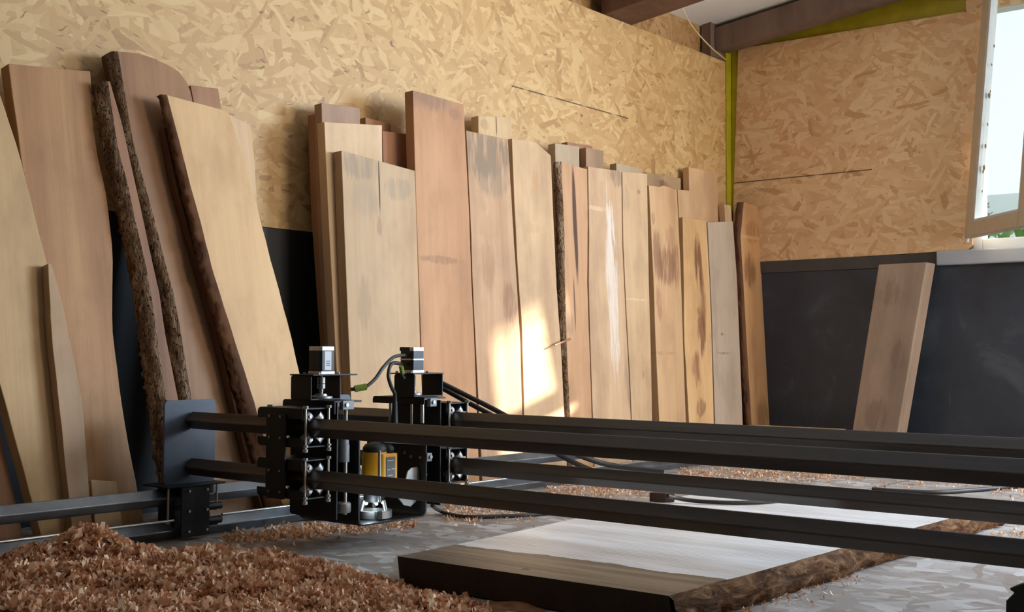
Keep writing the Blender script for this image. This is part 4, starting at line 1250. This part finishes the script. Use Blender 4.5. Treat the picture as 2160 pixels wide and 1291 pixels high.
# dust heap behind the big pile, against the carriage
bm = BM(); c1 = on_z(345, 1133, 0)
for (px, py, hgt, rad) in ((1100, 1277, .010, .065),):
    c_ = on_z(px, py, 0); rings = []
    for k, q in enumerate((0, .25, .5, .75, 1)):
        rings.append([bm.verts.new((c_.x+rad*q*math.cos(a)*1.3, c_.y+rad*q*math.sin(a), max(.001, hgt*(math.cos(q*math.pi)*.5+.5)))) for a in [2*math.pi*i/20 for i in range(20)]])
    for A, B in zip(rings, rings[1:]):
        for i in range(20): bm.faces.new((A[i], A[(i+1) % 20], B[(i+1) % 20], B[i]))
bmesh.ops.remove_doubles(bm, verts=bm.verts, dist=.0005)
o = obj('sawdust_heap', bm, M_DUST, smooth=70); tag(o, 'low drift of fine brown sawdust before the front edge of the slab', 'sawdust', None, 'stuff')
# dark plank lying at far right between tubes
q0 = on_z(2000, 1150, 0); q1 = on_z(2110, 1095, 0)
# ------------------------------------------------------------------ outside
struct('ground', box(BM(), -30, 30, YB+.25, 60, -.5, -.4), M_GROUND)
struct('ground_side', box(BM(), X1+.3, 40, -20, YB+.2, -.3, -.2), M_GROUND)
bm = BM(); box(bm, -9, 6, 12.0, 12.5, 4.35, 5.4)
box(bm, -9, -8.8, 12.1, 12.4, -.4, 4.35); box(bm, 5.8, 6, 12.1, 12.4, -.4, 4.35)
struct('roof_eave', bm, M_ROOF)
bm = BM(); box(bm, -9, 6, 15.4, 15.6, -.4, 2.6); struct('wall_outside', bm, M_RENDER)

bm = BM(); box(bm, .6, 6, 8.95, 9.05, -.4, 3.7); struct('wall_sun_blocker', bm, M_RENDER)  # unseen wall added to keep the sun out of the second back opening


def shrub(x, y, z0, r, h, n, label, seed):
    rr = random.Random(seed)
    root = empty('garden_tree', label, 'tree', (x, y, -.4), 'trees outside the window')
    bm = BM()
    for _ in range(n):
        a = rr.uniform(0, 2*math.pi); q = rr.random()**.5; zz = rr.uniform(z0, h)
        k = math.sin(math.pi*min(1, max(0, (zz-z0)/(h-z0)*.9+.08)))
        p = Vector((x+r*q*k*math.cos(a), y+r*q*k*math.sin(a), zz)); s = rr.uniform(.05, .13)
        u = Vector((rr.gauss(0, 1), rr.gauss(0, 1), rr.gauss(0, .6))).normalized(); v_ = u.orthogonal().normalized()
        bm.faces.new([bm.verts.new(p+u*s), bm.verts.new(p+v_*s*.45), bm.verts.new(p-u*s), bm.verts.new(p-v_*s*.45)])
    obj('foliage', bm, M_LEAF, root)
    bm = BM(); cyl(bm, (x, y, -.4), (x, y, h*.7), .07, 10, .03); obj('trunk', bm, M_BARKT, root, smooth=50)


shrub(-3.95, 11.2, .4, .75, 2.4, 1400, 'leafy tree outside the window, left of the bright gap', 1)
shrub(-3.0, 13.0, .2, .9, 3.0, 1400, 'leafy tree outside the window, behind and right of the nearer one', 2)

# ------------------------------------------------------------------ light
wd = bpy.data.worlds.new('sky'); scene.world = wd; wd.use_nodes = True
nt = wd.node_tree; bg = nt.nodes['Background']
bg.inputs[0].default_value = (.78, .88, 1.0, 1); bg.inputs[1].default_value = 1.4
sun = bpy.data.lights.new('sun', 'SUN'); sun.energy = 19; sun.color = (1, .9, .76); sun.angle = math.radians(1.0)
so = bpy.data.objects.new('sun', sun); link(so)
sdir = Vector((-1.4, -2.195, -.98)).normalized()
so.rotation_euler = sdir.to_track_quat('-Z', 'Y').to_euler()


def portal(name, loc, rot, sx_, sy_):
    l = bpy.data.lights.new(name, 'AREA'); l.shape = 'RECTANGLE'; l.size = sx_; l.size_y = sy_; l.cycles.is_portal = True
    o = bpy.data.objects.new(name, l); link(o); o.location = loc; o.rotation_euler = rot; return o


dl_ = portal('added_door_light', (X1+.16, (DY0+DY1)/2, DZ1/2), (0, math.radians(90), 0), DZ1, DY1-DY0)  # area light added in the unseen doorway to brighten the boards
dl_.data.cycles.is_portal = False; dl_.data.energy = 330; dl_.data.color = (1, .9, .77)
def fill_light(o, e, c): o.data.cycles.is_portal = False; o.data.energy = e; o.data.color = c
fill_light(portal('added_blue_light', ((BX0+BX1)/2, YB+.12, 1.84), (math.radians(-90), 0, 0), BX1-BX0, 1.36), 520, (.58, .77, 1))  # blue area light added in the unseen second back opening
portal('window_daylight', ((WX0+WX1)/2, YB+.17, (WZ0+WZ1)/2), (math.radians(-90), 0, 0), WX1-WX0, WZ1-WZ0+.1)

scene.view_settings.view_transform = 'Standard'
scene.view_settings.look = 'None'
scene.view_settings.exposure = 0.12
scene.view_settings.gamma = 1
scene.view_settings.use_curve_mapping = False
scene.cycles.use_denoising = True
scene.cycles.max_bounces = 8
scene.cycles.diffuse_bounces = 5
scene.cycles.transparent_max_bounces = 8
scene.cycles.sample_clamp_indirect = 6
